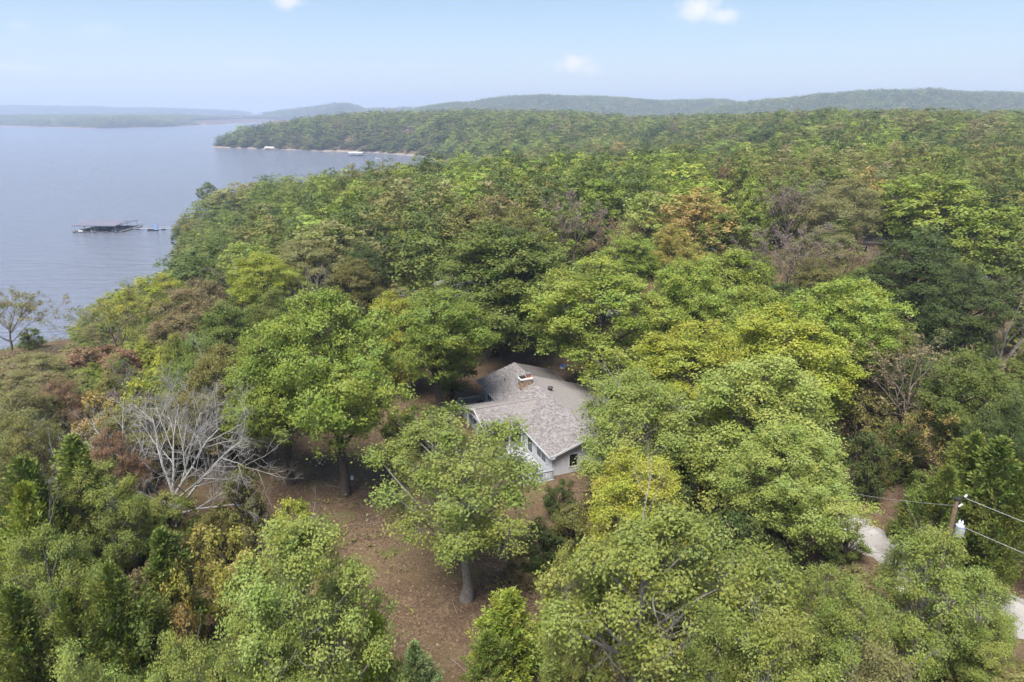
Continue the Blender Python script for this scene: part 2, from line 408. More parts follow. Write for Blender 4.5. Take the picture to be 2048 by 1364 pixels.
def grow(w, p, d, L, r, level, rng, nch=5, trop=.1, tips=None, droop=0., curl=.22, lf=(.42, .68)):
    n = 6 if level or tips is not None else 4; P = [np.array(p, float)]; d = np.array(d, float)/np.linalg.norm(d)
    for k in range(n-1):
        d = d+rng.normal(0, curl, 3)*.55+np.array([0, 0, trop-droop*k/n]); d /= np.linalg.norm(d); P.append(P[-1]+d*L/(n-1))
    P = np.array(P); rr = np.linspace(r, r*.38, n)
    w.tube(P, rr, max(3, min(7, 2+level+1)))
    if level == 0:
        if tips is not None: tips.append(P[3:])
        return
    for j in range(nch):
        f = (j+rng.uniform(.3, 1.0))/nch*.78+.22; f = min(f, .99); i = f*(n-1); i0 = int(i); q = P[i0]+(P[min(i0+1, n-1)]-P[i0])*(i-i0)
        ax = norm(rng.normal(size=3)); side = norm(np.cross(d, ax)); ang = rng.uniform(.45, .95)
        dd = norm(P[min(i0+1, n-1)]-P[i0])
        grow(w, q, dd*math.cos(ang)+side*math.sin(ang), L*rng.uniform(*lf)*(1.15-.5*f), max(rr[i0]*.62, .006), level-1, rng, nch, trop, tips, droop, curl, lf)

def sparse(name, seed, H=16., R=5., limbs=9, levels=3, nch=4, leaves=9, ls=.2, bark=None, base=.16, spread=.22, lean=.55, r0=.20):
    rng = np.random.default_rng(seed); w = Wood(); tips = []
    tz = np.linspace(0, .55*H, 6); T = np.column_stack([np.cumsum(rng.normal(0, .12, (6, 2)), 0), tz]); T[:, :2] -= T[0, :2]
    w.tube(T, np.linspace(r0*1.35, r0*.5, 6), 7)
    for i in range(limbs):
        f = rng.uniform(base/.55, 1.); az = i*2.4+rng.uniform(-.4, .4); z = f*.55*H
        a = np.array([np.interp(z, tz, T[:, 0]), np.interp(z, tz, T[:, 1]), z])
        out = lean*(1.25-.5*f)
        d = np.array([math.cos(az)*out, math.sin(az)*out, .85]); L = (H-z)*rng.uniform(.62, .86)/max(.55, .85/np.linalg.norm(d))
        grow(w, a, d, min(L, R*1.9), r0*.42, levels-1, rng, nch, .05, tips, .03)
    wm = w.mesh(name+'_wood', bark or BARKT); lm = None
    if leaves:
        S = np.concatenate(tips); S = S[rng.uniform(size=len(S)) < .85]; k = leaves
        Q = np.repeat(S, k, 0)+rng.normal(0, spread, (len(S)*k, 3)); Nn = norm(np.array([0, 0, .7])+rng.normal(size=(len(Q), 3))*.8)
        V, F_ = leaf_quads(Q, Nn, ls, .6, rng)
        lm = mesh_np(name+'_leaves', V, F_, {'v': rng.uniform(0, 1, len(F_)), 'c': np.repeat(rng.uniform(0, 1, len(S)), k)}, LEAF)
    return wm, lm, H, 2*R

def cedar(name, seed, H=12., R=2.9, nb=230, nl=125, ls=.30):
    rng = np.random.default_rng(seed); w = Wood(); w.tube(np.array([[0, 0, 0], [.05, 0, H*.4], [0, .05, H*.97]]), np.array([.2, .12, .015]), 6)
    Vl = []; Fl = []; vv = []; cc = []; n0 = 0; ph = rng.uniform(0, 6, 3)
    for i in range(nb):
        u = (i+rng.uniform())/nb; u = u**.85; z = H*(.05+.93*u); az = i*2.39996+rng.normal(0, .3)
        L = R*(1-u**1.5)**.8*(.62+.38*min(1, u*5))*(1+.30*math.sin(2*az+ph[0]+4*u)+.25*math.sin(3*az+ph[1]+9*u))*rng.uniform(.6, 1.25)+.18
        d = np.array([math.cos(az), math.sin(az), .35+.75*u+rng.normal(0, .1)]); d /= np.linalg.norm(d)
        t = np.linspace(0, 1, 4)[:, None]; P0 = np.array([0, 0, z-.25*L]); path = P0+d*L*t+np.array([0, 0, .25*L])*t**2
        w.tube(path, np.linspace(.03, .008, 4), 3)
        k = max(14, int(nl*(.25+.75*L/R)))
        tt = rng.uniform(.22, 1.02, (k, 1))**.7
        off = rng.normal(0, 1, (k, 3))*np.array([1, 1, .8])*(.10+.26*L/R*(1.15-tt))
        Q = P0+d*L*tt+np.array([0, 0, .25*L])*tt**2+off
        dirv = norm(d*.9+norm(off+1e-4)*.75+np.array([0, 0, .35])+rng.normal(0, .3, (k, 3)))
        Nn = norm(np.cross(dirv, rng.normal(size=(k, 3)))); b = np.cross(Nn, dirv); Ls = ls*rng.uniform(.55, 1.2, (k, 1)); Wd = Ls*.36
        V = np.stack([Q-dirv*Ls*.5, Q+b*Wd*.5, Q+dirv*Ls*.5, Q-b*Wd*.5], 1).reshape(-1, 3)
        Vl.append(V); Fl.append(np.arange(4*k).reshape(k, 4)+n0); n0 += 4*k
        vv.append(np.clip(rng.uniform(0, 1, k)*.6+.4*rng.uniform(), 0, 1)); cc.append(np.full(k, rng.uniform()))
    return w.mesh(name+'_wood', BARK), mesh_np(name+'_sprays', np.concatenate(Vl), np.concatenate(Fl), {'v': np.concatenate(vv), 'c': np.concatenate(cc)}, NEEDLE), H, 2*R

PROTO = {}
PROTO['maple'] = [broadleaf('maple_a', 1, R=6.2, base=.40, nb=54, nl=48, ls=.185), broadleaf('maple_b', 2, R=6.0, base=.30, nb=50, shape='dome', nl=46, ls=.185), broadleaf('maple_c', 3, R=5.6, base=.44, nb=48, nl=46, ls=.185, irregular=.3),
                  broadleaf('maple_d', 4, R=6.4, base=.25, nb=56, nl=44, ls=.19, shape='dome', irregular=.28)]
PROTO['oak'] = [broadleaf('oak_a', 5, H=17, R=6.2, base=.36, nb=40, ns=24, nl=58, ls=.175, nrand=.7, br=1.75, irregular=.34, bare=7, bark=BARKP, spread=.3), broadleaf('oak_b', 6, H=17, R=6.4, base=.22, nb=44, ns=24, nl=58, ls=.175, nrand=.7, br=1.7, shape='dome', irregular=.3, bare=8, bark=BARKP, spread=.3),
                broadleaf('oak_c', 8, H=17, R=6.0, base=.3, nb=38, ns=25, nl=56, ls=.175, nrand=.7, br=1.8, irregular=.36, bare=9, bark=BARKP, spread=.3)]
PROTO['oak'].append(broadleaf('oak_d', 9, H=17, R=6.2, base=.42, nb=42, ns=22, nl=50, ls=.175, br=1.6, nrand=.72, irregular=.26, bare=5, bark=BARKP, spread=.3))
PROTO['mid'] = [broadleaf('mid_%d' % i, 20+i, R=5.6+.3*(i % 3), base=.2+.03*(i % 3), nb=36, ns=17, nl=20, ls=.36, br=2.25, shape=('dome', 'oval')[i % 2], irregular=.3, twig=False, spread=.32, nrand=.6) for i in range(6)]
PROTO['sparse'] = [sparse('sparse_a', 41, leaves=14), sparse('sparse_b', 42, limbs=11, leaves=7), sparse('sparse_c', 43, R=6, lean=.8, leaves=26, ls=.24, limbs=11, spread=.28)]
PROTO['bare'] = [sparse('bare_a', 51, leaves=0, limbs=10, levels=4, nch=4, bark=BARKP), sparse('bare_b', 52, leaves=2, limbs=10, levels=3, nch=6, ls=.16)]
PROTO['cedar'] = [cedar('cedar_a', 61), cedar('cedar_b', 62, R=3.0), cedar('cedar_c', 63, R=2.3, H=12.5)]
PROTO['shrub'] = [broadleaf('shrub_a', 71, H=5, R=2.3, base=.08, nb=26, ns=16, nl=24, ls=.15, br=.75, irregular=.3, twig=True, spread=.15), broadleaf('shrub_b', 72, H=5, R=2.5, base=.05, nb=28, ns=16, nl=22, ls=.16, br=.8, shape='dome', irregular=.35, spread=.15)]

TINT = dict(maple=(.205, .285, .032), green=(.140, .195, .032), dark=(.082, .125, .030), olive=(.185, .195, .042), pale=(.270, .350, .062), lime=(.240, .335, .036),
            yellowgreen=(.300, .360, .026), yellow=(.35, .335, .050), gold=(.34, .28, .060), brown=(.225, .195, .078), rust=(.260, .180, .078), tan=(.33, .26, .12),
            mauve=(.24, .185, .15), cedar=(.150, .215, .026), cedarbright=(.250, .340, .024), cedarblue=(.195, .270, .085), grey=(.28, .27, .22), oakgreen=(.225, .290, .048), khaki=(.240, .245, .075))
for k_, (r_, g_, b_) in list(TINT.items()):
    l_ = .3*r_+.6*g_+.1*b_; TINT[k_] = tuple(1.0*(c_*.97+l_*.03) for c_ in (r_, g_, b_))


def solve_top(px, py, h):
    """where a tree of height h must stand for its top to show at the pixel"""
    d = ray(px, py); t0 = 18.; step = .75
    ts = np.concatenate([np.arange(18, 420, .6), np.arange(420, 900, 3)])
    P = d[None]*ts[:, None]+np.array([0, 0, CAM_Z]); g = P[:, 2]-h-terr(P[:, 0], P[:, 1])
    k = np.argmax(g <= 0) if (g <= 0).any() else len(g)-1
    return P[k, 0], P[k, 1]

TREES = []          # dicts: root, px centre, radius in metres, name
def plant(kind, x, y, h, diam, tint, label, cat='tree', name=None, proto=None, group=None, rz=None, side=0):
    z = terr1(x, y)-.15
    pr = PROTO[kind]; p = pr[proto if proto is not None else random.randrange(len(pr))]
    wm, lm, H, D = p
    if side and lm:            # turn the crown so that it reaches least towards +x (side 1) or -x (side -1)
        co = np.empty(len(lm.vertices)*3, np.float32); lm.vertices.foreach_get('co', co); co = co.reshape(-1, 3)[::7]
        rz = min(np.linspace(0, 6.2, 32), key=lambda a_: np.percentile(side*(co[:, 0]*math.cos(a_)-co[:, 1]*math.sin(a_)), 97))
    nm = name or {'maple': 'maple_tree', 'oak': 'oak_tree', 'mid': 'woodland_tree', 'cedar': 'cedar_tree', 'sparse': 'thin_leaved_tree', 'bare': 'bare_tree', 'shrub': 'shrub'}[kind]
    root = empty(nm, (x, y, z), random.uniform(0, 6.28) if rz is None else rz)
    s = diam/D; root.scale = (s, s*random.uniform(.92, 1.08), h/H)
    link('trunk', wm, root)
    if lm:
        c = link('crown', lm, root); t = TINT[tint] if isinstance(tint, str) else tint
        j = random.uniform(.9, 1.1); c['tint'] = (t[0]*j*random.uniform(.94, 1.06), t[1]*j, t[2]*j)
    if label: tag(root, label, cat, group)
    TREES.append(dict(o=root, x=x, y=y, z=z, h=h, r=diam/2, tint=tint, kind=kind, label=label))
    return root

# hand-placed trees: (kind, pixel x of the top, pixel y of the top, height m, crown width px, tint, label[, proto])
HAND = [
 # around the yard and house
 ('maple', None, (690, 990, 692, 572), 300, 'maple', 'tall bright green maple with forked trunk on the brown yard left of the house', 0),
 ('maple', None, (583, 968, 548, 655), 200, 'maple', 'green maple with straight slim trunk left of the tall forked maple', 2),
 ('maple', None, (880, 842, 866, 575), 222, 'maple', 'green maple on a clean trunk right beside the deck', 2),
 ('mid', None, (905, 806, 905, 665), 105, 'green', 'shaded tree with dark trunk just behind the deckside maple', 1),
 ('maple', None, (985, 712, 905, 440), 300, 'green', 'broad green maple behind the house, dark trunks under it', 3),
 ('maple', None, (1010, 700, 1080, 452), 210, 'dark', 'dark green tree at the right shoulder of the broad maple behind the house', 2),
 ('oak', None, (933, 1198, 930, 828), 350, 'oakgreen', 'open crowned oak with trunk on bare leaf litter in front of the house', 3),
 ('shrub', None, (835, 905, 835, 805), 105, 'green', 'small low green tree on the yard between the maple and the deck', 0),
 ('oak', 1272, 742, 14, 285, 'oakgreen', 'dull green oak leaning over the right half of the roof', 0),
 ('maple', 1560, 700, 16, 330, 'pale', 'large pale green tree right of the house over the driveway', 3),
 ('maple', 1595, 850, 12.5, 240, 'pale', 'pale green tree beside the gravel drive, below the larger pale one', 0),
 ('maple', 1400, 640, 15, 260, 'yellowgreen', 'yellow-green dome, left half of the yellowing crowns behind the house', 1),
 ('maple', 1560, 603, 16, 290, 'yellowgreen', 'yellow-green dome, right half of the yellowing crowns behind the house', 3),
 ('maple', 1200, 512, 18, 285, 'lime', 'light green rounded tree right behind the house roof', 1),
 ('maple', 1470, 490, 18, 240, 'lime', 'light green tree behind the yellow-green domes', 3),
 ('maple', 1690, 548, 17, 225, 'lime', 'light green tree right of the yellow-green domes', 0),
 ('maple', 1390, 520, 17, 170, 'lime', 'narrow light green tree filling between two light green crowns', 2),
 ('shrub', 1222, 672, 7, 120, 'khaki', 'low yellowing shrub tree at the back right of the roof', 1),
 ('oak', 1288, 905, 12, 250, 'yellowgreen', 'yellow-topped young oak in front of the white gable wall', 2),
 ('shrub', 1128, 955, 4.2, 60, 'dark', 'dark evergreen shrub at the near corner of the house', 0),
 ('shrub', 1190, 965, 3.2, 80, 'brown', 'low brown shrub below the gable wall', 1),
 # bottom of the picture
 ('oak', 578, 1022, 16.5, 325, 'pale', 'big pale green oak at the bottom, left of the bare yard strip', 1),
 ('oak', 1300, 1005, 16, 410, 'oakgreen', 'big sprawling oak with pale branches at the bottom, right of the yard', 0),
 ('oak', 1135, 1110, 12.5, 140, 'oakgreen', 'oak lobe at the left edge of the sprawling bottom oak', 2),
 ('oak', 1570, 1215, 14.5, 290, 'oakgreen', 'dull green oak at the bottom beside the driveway', 1),
 ('oak', 1720, 1170, 12, 210, 'oakgreen', 'dull green oak half covering the white gravel drive', 2),
 ('oak', 1885, 1050, 12.5, 235, 'oakgreen', 'rounded oak at the foot of the utility pole', 1),
 ('oak', 1800, 1290, 14, 220, 'khaki', 'khaki oak on the bottom edge at the drive', 0),
 ('oak', 1440, 1230, 13, 200, 'green', 'darker green oak between the two bottom oaks right of the yard', 2),
 ('cedar', 1022, 1185, 7, 175, (.19, .27, .024), 'bright green cedar at the foot of the sprawling bottom oak', 0),
 ('cedar', 975, 1265, 5.5, 110, 'cedar', 'dark cedar on the bottom edge beside the yard strip', 1),
 ('cedar', 748, 1228, 10, 115, 'cedarbright', 'yellow-green cedar at the bottom under the big pale oak', 1),
 ('cedar', 828, 1282, 8, 130, 'cedarblue', 'grey-blue cedar on the bottom edge of the yard strip', 0),
 ('oak', 355, 1265, 14, 190, 'pale', 'grey-green oak top on the bottom edge left of the big pale oak', 1),
 ('oak', 140, 1300, 14, 190, 'pale', 'grey-green oak top in the bottom left corner', 2),
 ('oak', 520, 1210, 13, 200, 'oakgreen', 'green oak under the left side of the big pale oak', 0),
 ('cedar', 215, 1122, 11, 150, 'cedar', 'green cedar spire below the yellow shrubs at bottom left', 0),
 ('cedar', 318, 1052, 10, 130, 'cedar', 'green cedar right under the bare white tree', 2),
 ('cedar', 130, 1180, 10, 150, 'cedar', 'dark cedar in the bottom left thicket', 1),
 ('shrub', 285, 1190, 8, 140, 'green', 'green young tree left of the orange shrub', 1),
 ('cedar', 15, 1170, 11, 140, 'cedar', 'dark cedar on the left edge near the bottom', 2),
 ('cedar', 45, 965, 12, 170, 'cedarbright', 'yellow-green cedar on the left edge', 1),
 ('cedar', 40, 915, 13, 170, 'cedar', 'green cedar on the left edge behind the yellow-green one', 0),
 ('cedar', 140, 868, 13, 150, 'cedar', 'green cedar left of the olive tree in the left thicket', 2),
 ('oak', 190, 930, 11, 150, 'oakgreen', 'green oak between the left cedars and the bare white tree', 2),
 ('oak', 70, 1042, 13, 190, 'oakgreen', 'open oak with a pale bare limb at the left edge', 0),
 ('shrub', 205, 998, 5.5, 105, 'yellow', 'orange-yellow shrub left of the bare white tree', 0),
 ('shrub', 105, 1190, 6, 85, 'yellow', 'small yellow shrub among the bottom left cedars', 1),
 ('shrub', 430, 1040, 8, 150, 'yellow', 'yellow young tree right below the bare white tree', 0),
 ('shrub', 340, 1112, 8, 100, 'yellow', 'golden young tree left of the yellow one', 1),
 ('shrub', 345, 1200, 7, 95, 'gold', 'orange-leaved shrub below the golden young tree', 0),
 ('shrub', 578, 1000, 6.5, 105, 'yellowgreen', 'yellow-green young tree on the edge of the yard, right of the bare tree', 1),
 ('shrub', 500, 1050, 6, 95, 'khaki', 'khaki shrub between the yellow trees under the bare one', 0),
 # left thicket and shore
 ('sparse', 440, 795, 8, 170, 'brown', 'thin brown-leaved tree behind the bare white tree', 0),
 ('sparse', 265, 915, 7, 110, 'brown', 'thin brown-leaved sapling at the left of the bare white tree', 1),
 ('maple', 290, 790, 8.5, 200, 'olive', 'olive green tree left above the bare white tree', 2),
 ('shrub', 275, 758, 10, 130, 'yellowgreen', 'yellow-green topped tree in the left thicket', 1),
 ('shrub', 190, 778, 9, 120, 'gold', 'gold tree left of the yellow-green one in the thicket', 0),
 ('maple', 215, 850, 11, 95, 'rust', 'rusty orange tree between the olive tree and the cedars', 0),
 ('oak', 110, 760, 10, 120, 'rust', 'rusty brown tree in the left thicket', 0),
 ('oak', 30, 770, 11, 170, 'khaki', 'khaki tree on the left edge of the thicket', 1),
 ('oak', 40, 830, 12, 160, 'olive', 'olive tree on the left edge above the cedars', 2),
 ('oak', 420, 690, 14, 200, 'olive', 'olive green oak right of the brown shore shrubs', 0),
 ('maple', 450, 610, 15, 165, 'green', 'grey-green tree above the olive oak near the shore', 2),
 ('maple', 350, 665, 11, 90, 'maple', 'small bright green tree by the shore shrubs', 1),
 ('maple', 395, 558, 15, 160, 'brown', 'orange-brown tree by the shore', 0),
 ('oak', 300, 548, 13, 140, 'yellowgreen', 'thin yellow-green tree on the lakeshore', 2),
 ('sparse', 215, 592, 11, 130, 'khaki', 'thin half-bare tree leaning over the lake', 0),
 ('sparse', None, (28, 716, 42, 598), 125, 'khaki', 'lone thin-leaved tree against the water at the left edge', 2),
 ('shrub', 55, 655, 4, 50, 'green', 'small green shrub at the foot of the lone lakeside tree', 1),
 ('shrub', 165, 692, 5.5, 130, 'rust', 'rusty brown shore shrub in front of the water', 0),
 ('shrub', 235, 700, 5, 110, 'rust', 'rust-red shore shrub under the half-bare tree', 1),
 ('shrub', 40, 722, 4.5, 150, 'brown', 'brown scrub on the bank at the left edge', 0),
 ('shrub', 120, 735, 4.5, 130, 'khaki', 'khaki scrub on the bank below the rusty shrub', 1),
 ('shrub', 170, 735, 6, 100, 'maple', 'green shrub below the rusty shore shrub', 1),
 ('shrub', 330, 985, 5.5, 110, 'oakgreen', 'green young tree behind the trunk of the bare white tree', 1),
 ('shrub', 255, 1010, 5, 100, 'khaki', 'khaki shrub under the left limbs of the bare white tree', 0),
 ('oak', 75, 700, 7, 130, 'khaki', 'khaki low tree on the lake bank right of the lone tree', 0),
 ('shrub', 1078, 1045, 4, 100, 'dark', 'dark brush on the yard edge right of the oak in front', 0),
 ('shrub', 1145, 1015, 4.2, 115, 'olive', 'olive brush between the front oak and the yellow-topped oak', 1),
 ('shrub', 1045, 1095, 3, 90, 'brown', 'brown brush at the left foot of the sprawling bottom oak', 1),
 ('shrub', 15, 706, 3.5, 110, 'brown', 'brown low shrub on the bank left of the lone tree foot', 0),
 ('shrub', 85, 712, 3.5, 100, 'khaki', 'khaki low shrub on the bank right of the lone tree foot', 1),
 ('shrub', 140, 714, 3.5, 95, 'olive', 'olive low shrub on the bank beside the rusty shore shrub', 0),
 ('oak', 235, 580, 9, 110, 'pale', 'pale green low tree overlapping the water left of the lakeshore oak', 2),
 ('bare', 232, 720, 7, 75, 'grey', 'grey leafless sapling on the left bank', 0),
 ('maple', 545, 575, 15, 150, 'green', 'green tree left of the tall forked maple, nearer the lake', 1),
 ('bare', 640, 535, 14, 130, 'mauve', 'grey leafless tree left above the tall forked maple', 0),
 ('maple', 700, 512, 15, 150, 'olive', 'olive tree behind the grey leafless one', 1),
 ('maple', 780, 575, 14, 150, 'yellowgreen', 'yellow-green tree between the tall maple and the deckside maple', 3),
 ('maple', 600, 480, 15, 170, 'khaki', 'khaki tree in the shore wood', 2),
 ('maple', 520, 500, 15, 150, 'yellowgreen', 'yellowish tree in the shore wood', 0),
 ('sparse', 470, 520, 13, 110, 'mauve', 'thin mauve-grey tree in the shore wood', 1),
 ('maple', 680, 435, 17, 190, 'khaki', 'khaki-brown crown above the shore wood', 3),
 ('maple', 720, 480, 16, 120, 'dark', 'dark blue-green round crown left of the broad maple', 1),
 # right half
 ('sparse', None, (1795, 893, 1815, 680), 190, 'tan', 'fan-shaped tan tree with many bare stems right of the pale green tree', 1),
 ('maple', 1950, 700, 15, 180, 'green', 'green tree right of the fan-shaped tan tree', 2),
 ('maple', 2035, 790, 14, 150, 'dark', 'dark green tree on the right edge above the cedars', 1),
 ('sparse', 1925, 830, 10, 140, 'gold', 'thin orange-brown sapling right of the tan tree', 0),
 ('cedar', 1955, 868, 12, 160, 'cedar', 'dark cedar behind the utility pole', 0),
 ('cedar', 2008, 872, 12.5, 150, 'cedar', 'dark cedar on the right edge behind the wires', 2),
 ('cedar', 1900, 935, 10, 140, 'cedar', 'dark cedar left of the utility pole top', 1),
 ('cedar', 2045, 930, 11, 130, 'cedar', 'dark cedar cut by the right edge beside the wires', 0),
 ('shrub', 1850, 945, 7, 100, 'green', 'green understory tree left of the dark cedars', 1),
 ('maple', 1850, 465, 17, 250, 'dark', 'big dark green crown on the right', 3),
 ('maple', 1945, 520, 17, 170, 'dark', 'dark green crown right of the big dark one', 1),
 ('bare', 2040, 555, 15, 130, 'grey', 'grey leafless tree on the right edge', 0),
 ('maple', 1880, 345, 18, 200, 'lime', 'light green crown high on the right', 1),
 ('maple', 1800, 350, 17, 120, 'lime', 'light green crown left of the high right one', 3),
 ('oak', 1715, 352, 17, 170, 'khaki', 'pale khaki crown left of the light green pair', 0),
 ('maple', 2020, 395, 17, 150, 'maple', 'green crown on the right edge below the light green pair', 0),
 ('sparse', 1588, 360, 16, 120, 'mauve', 'mauve-grey nearly bare tree on the right', 1),
 ('sparse', 1590, 452, 16, 150, 'mauve', 'branchy brown-grey tree above the light green crowns', 0),
 ('sparse', 1690, 485, 14, 130, 'rust', 'reddish brown thin tree right of the branchy one', 1),
 ('maple', 1400, 375, 18, 165, 'gold', 'golden yellow maple in the middle wood', 1),
 ('maple', 1350, 450, 16, 95, 'yellow', 'small yellow tree below the golden maple', 2),
 ('maple', 1450, 410, 16, 140, 'green', 'green tree right of the golden maple', 0),
 ('sparse', 1150, 388, 17, 95, 'mauve', 'dead mauve-brown tree in the middle wood', 0),
 ('maple', 1255, 470, 16, 140, 'lime', 'light green crown above the rounded tree behind the roof', 2),
 ('sparse', 1235, 430, 15, 90, 'rust', 'brown thin tree right of the dead mauve one', 1),
 ('maple', 1200, 345, 18, 130, 'maple', 'fresh green crown above the dead mauve tree', 0),
 ('maple', 1300, 380, 17, 130, 'pale', 'pale green crown left of the golden maple', 3),
 ('maple', 1455, 318, 17, 40, 'rust', 'narrow rust-red tree behind the golden maple', 2),
 ('maple', 1510, 355, 16, 75, 'lime', 'small light green crown right of the rust-red tree', 1),
 ('maple', 1040, 412, 18, 150, 'olive', 'olive crown on top of the broad maple', 1),
 ('maple', 930, 395, 17, 150, 'olive', 'brownish olive crown left above the broad maple', 0),
 ('maple', 1525, 505, 15, 120, 'green', 'green crown left of the branchy brown-grey tree', 1),
 ('oak', 1650, 1135, 10, 150, 'oakgreen', 'green oak just below the bend of the gravel drive', 2),
 ('shrub', 1570, 1085, 5, 110, 'dark', 'dark shrub on the bank left of the gravel drive', 0),
 ('shrub', 1715, 1140, 3.6, 95, 'khaki', 'khaki shrub on the bank below the gravel drive', 1),
 ('oak', 1985, 1165, 9, 150, 'oakgreen', 'small oak hanging over the drive at the right edge', 2),
 ('shrub', 1930, 1290, 4.5, 120, 'olive', 'olive shrub at the lower right corner below the drive', 1),
 ('shrub', 1700, 1045, 3.5, 80, 'green', 'low green shrub on the upper edge of the gravel drive', 0),
 ('maple', 1635, 512, 14, 130, 'olive', 'olive crown below the branchy brown-grey tree', 1),
 ('maple', 1750, 520, 13, 130, 'green', 'green crown left of the big dark green one', 3),
 ('maple', 1560, 560, 12, 120, 'dark', 'dark crown under the branchy brown-grey tree', 0),
 ('oak', 1655, 450, 15, 120, 'khaki', 'khaki crown left of the half hidden brown house', 2),
 ('oak', None, (424, 420, 424, 362), 34, 'green', 'single slim green tree sticking up at the tip of the lake shore', 0),
]
def px_base(bx, by, tx, ty):
    """base pixel on the ground and top pixel: position and height"""
    d = ray(bx, by); ts = np.arange(15, 600, .2); P = d[None]*ts[:, None]+np.array([0, 0, CAM_Z])
    k = np.argmax(P[:, 2] <= terr(P[:, 0], P[:, 1])); x, y = P[k, 0], P[k, 1]
    dt = ray(tx, ty); z = CAM_Z+dt[2]*(y/dt[1]); return x, y, z-terr1(x, y)
for spec in HAND:
    kind, px, b, *rest = spec
    if px is None:
        w_, tint, lab, pr = rest[0], rest[1], rest[2], rest[3]
        x, y, h = px_base(*b); topx, topy = b[2], b[3]
    else:
        h, w_, tint, lab, pr = rest[0], rest[1], rest[2], rest[3], rest[4]
        x, y = solve_top(px, b, h)
    z = terr1(x, y); f = y*math.cos(PITCH)+(CAM_Z-z-h*.6)*math.sin(PITCH)
    diam = w_*f/FPX
    if kind == 'maple' and f > 120: kind2 = 'mid'
    else: kind2 = kind
    plant(kind2, x, y, h, diam, tint, lab, name={'maple': 'maple_tree', 'oak': 'oak_tree'}.get(kind), proto=pr, cat='shrub' if kind == 'shrub' and h < 7 else 'tree', side=1 if 'in front of the house' in lab and kind == 'oak' else -1 if 'half of the roof' in lab else 0)

# the leafless white tree: a short trunk and arching limbs, each limb one part
def bare_white_tree():
    x, y, h = px_base(358, 1075, 400, 805); z = terr1(x, y)-.2
    root = empty('bare_tree', (x, y, z)); root.scale = (1.0, 1.0, 1.2); rng = np.random.default_rng(5)
    w = Wood(); T = np.array([[0, 0, 0], [.05, .1, 1.2], [.15, .1, 2.4], [.1, .2, 4.2]]); w.tube(T, np.array([.36, .27, .23, .15]), 9)
    link('trunk', w.mesh('trunk', BARKW), root)
    limbs = [((-.95, -.15, .42), 9.2, 1.9, .17), ((-.85, .35, .55), 9.0, 2.2, .15), ((-.5, .25, .85), 7.0, 3.2, .14), ((.05, .3, 1.0), 6.4, 4.0, .13), ((.6, .2, .75), 7.3, 3.4, .14), ((-.75, -.5, .6), 7.0, 2.6, .13), ((.7, -.4, .6), 6.8, 2.8, .13),
             ((.95, -.1, .60), 8.8, 2.4, .16), ((.9, -.45, .30), 6.6, 2.0, .13), ((-.65, -.6, .34), 6.8, 1.9, .13), ((-.1, -.8, .5), 5.2, 2.2, .10), ((.3, .8, .7), 7.5, 3.0, .11)]
    for d, L, zz, r in limbs:
        w = Wood(); a = np.array([np.interp(zz, T[:, 2], T[:, 0]), np.interp(zz, T[:, 2], T[:, 1]), zz])
        grow(w, a, np.array(d), L*.95, r*.80, 4, rng, 5, .05, None, .12, .17, (.46, .74))
        link('limb', w.mesh('limb', BARKW), root)
    tag(root, 'large leafless white-grey tree with arching limbs left of the yard', 'tree')
    TREES.append(dict(o=root, x=x, y=y, z=z, h=h, r=6.5, tint='grey', kind='bare', label=root['label']))
bare_white_tree()

# ------------------------------------------------------------------ gravel drive and lane
def strip(name, pts, width, m, lift=.06, taper=None):
    pts = [np.array(p, float) for p in pts]; P = []
    for i in range(len(pts)-1):
        p0 = pts[max(i-1, 0)]; p1 = pts[i]; p2 = pts[i+1]; p3 = pts[min(i+2, len(pts)-1)]
        for t in np.linspace(0, 1, 12, endpoint=False):
            P.append(.5*((2*p1)+(-p0+p2)*t+(2*p0-5*p1+4*p2-p3)*t*t+(-p0+3*p1-3*p2+p3)*t**3))
    P.append(pts[-1]); P = np.array(P); d = norm(np.gradient(P, axis=0)); nrm = np.column_stack([-d[:, 1], d[:, 0]])
    cols = np.linspace(-.5, .5, 7); rs = np.random.default_rng(3)
    V = []
    for k, c in enumerate(cols):
        edge = (abs(c) > .45)*rs.normal(0, .3, len(P))
        q = P+nrm*(c*width+edge)[:, None]; V.append(np.column_stack([q, terr(q[:, 0], q[:, 1])+lift*(1-(abs(c) > .45)*.6)]))
    V = np.stack(V, 1); n = len(P); i = np.arange(n*7).reshape(n, 7)
    F_ = np.stack([i[:-1, :-1], i[:-1, 1:], i[1:, 1:], i[1:, :-1]], -1).reshape(-1, 4)
    return tag(link(name, mesh_np(name, V.reshape(-1, 3), F_, {'v': np.clip(np.tile([.25, .85, .6, .6, .85, .25], n-1)+rs.normal(0, .13, len(F_)), 0, 1)}, m, True)), kind='structure'), P, nrm
GRAVEL = mat('pale_gravel', (.40, .39, .38), .95, .1, 0, 7, .9, attr='v', col2=(.20, .175, .15))
LANE = mat('grey_lane', (.27, .26, .26), .95, .1, .4, 6, .6)
DRIVE_PTS = [(17, 72), (21, 66), (24.2, 60.3), (28.3, 52.5), (31, 46), (34.5, 41), (40, 36), (50, 31)]
drive, DP, DN = strip('gravel_drive', DRIVE_PTS, 4.4, GRAVEL)
lane, LP, LN = strip('lane', [(-26, 131), (-8, 122), (3, 117.5), (18, 113), (40, 112), (70, 118), (110, 140)], 4.0, LANE)

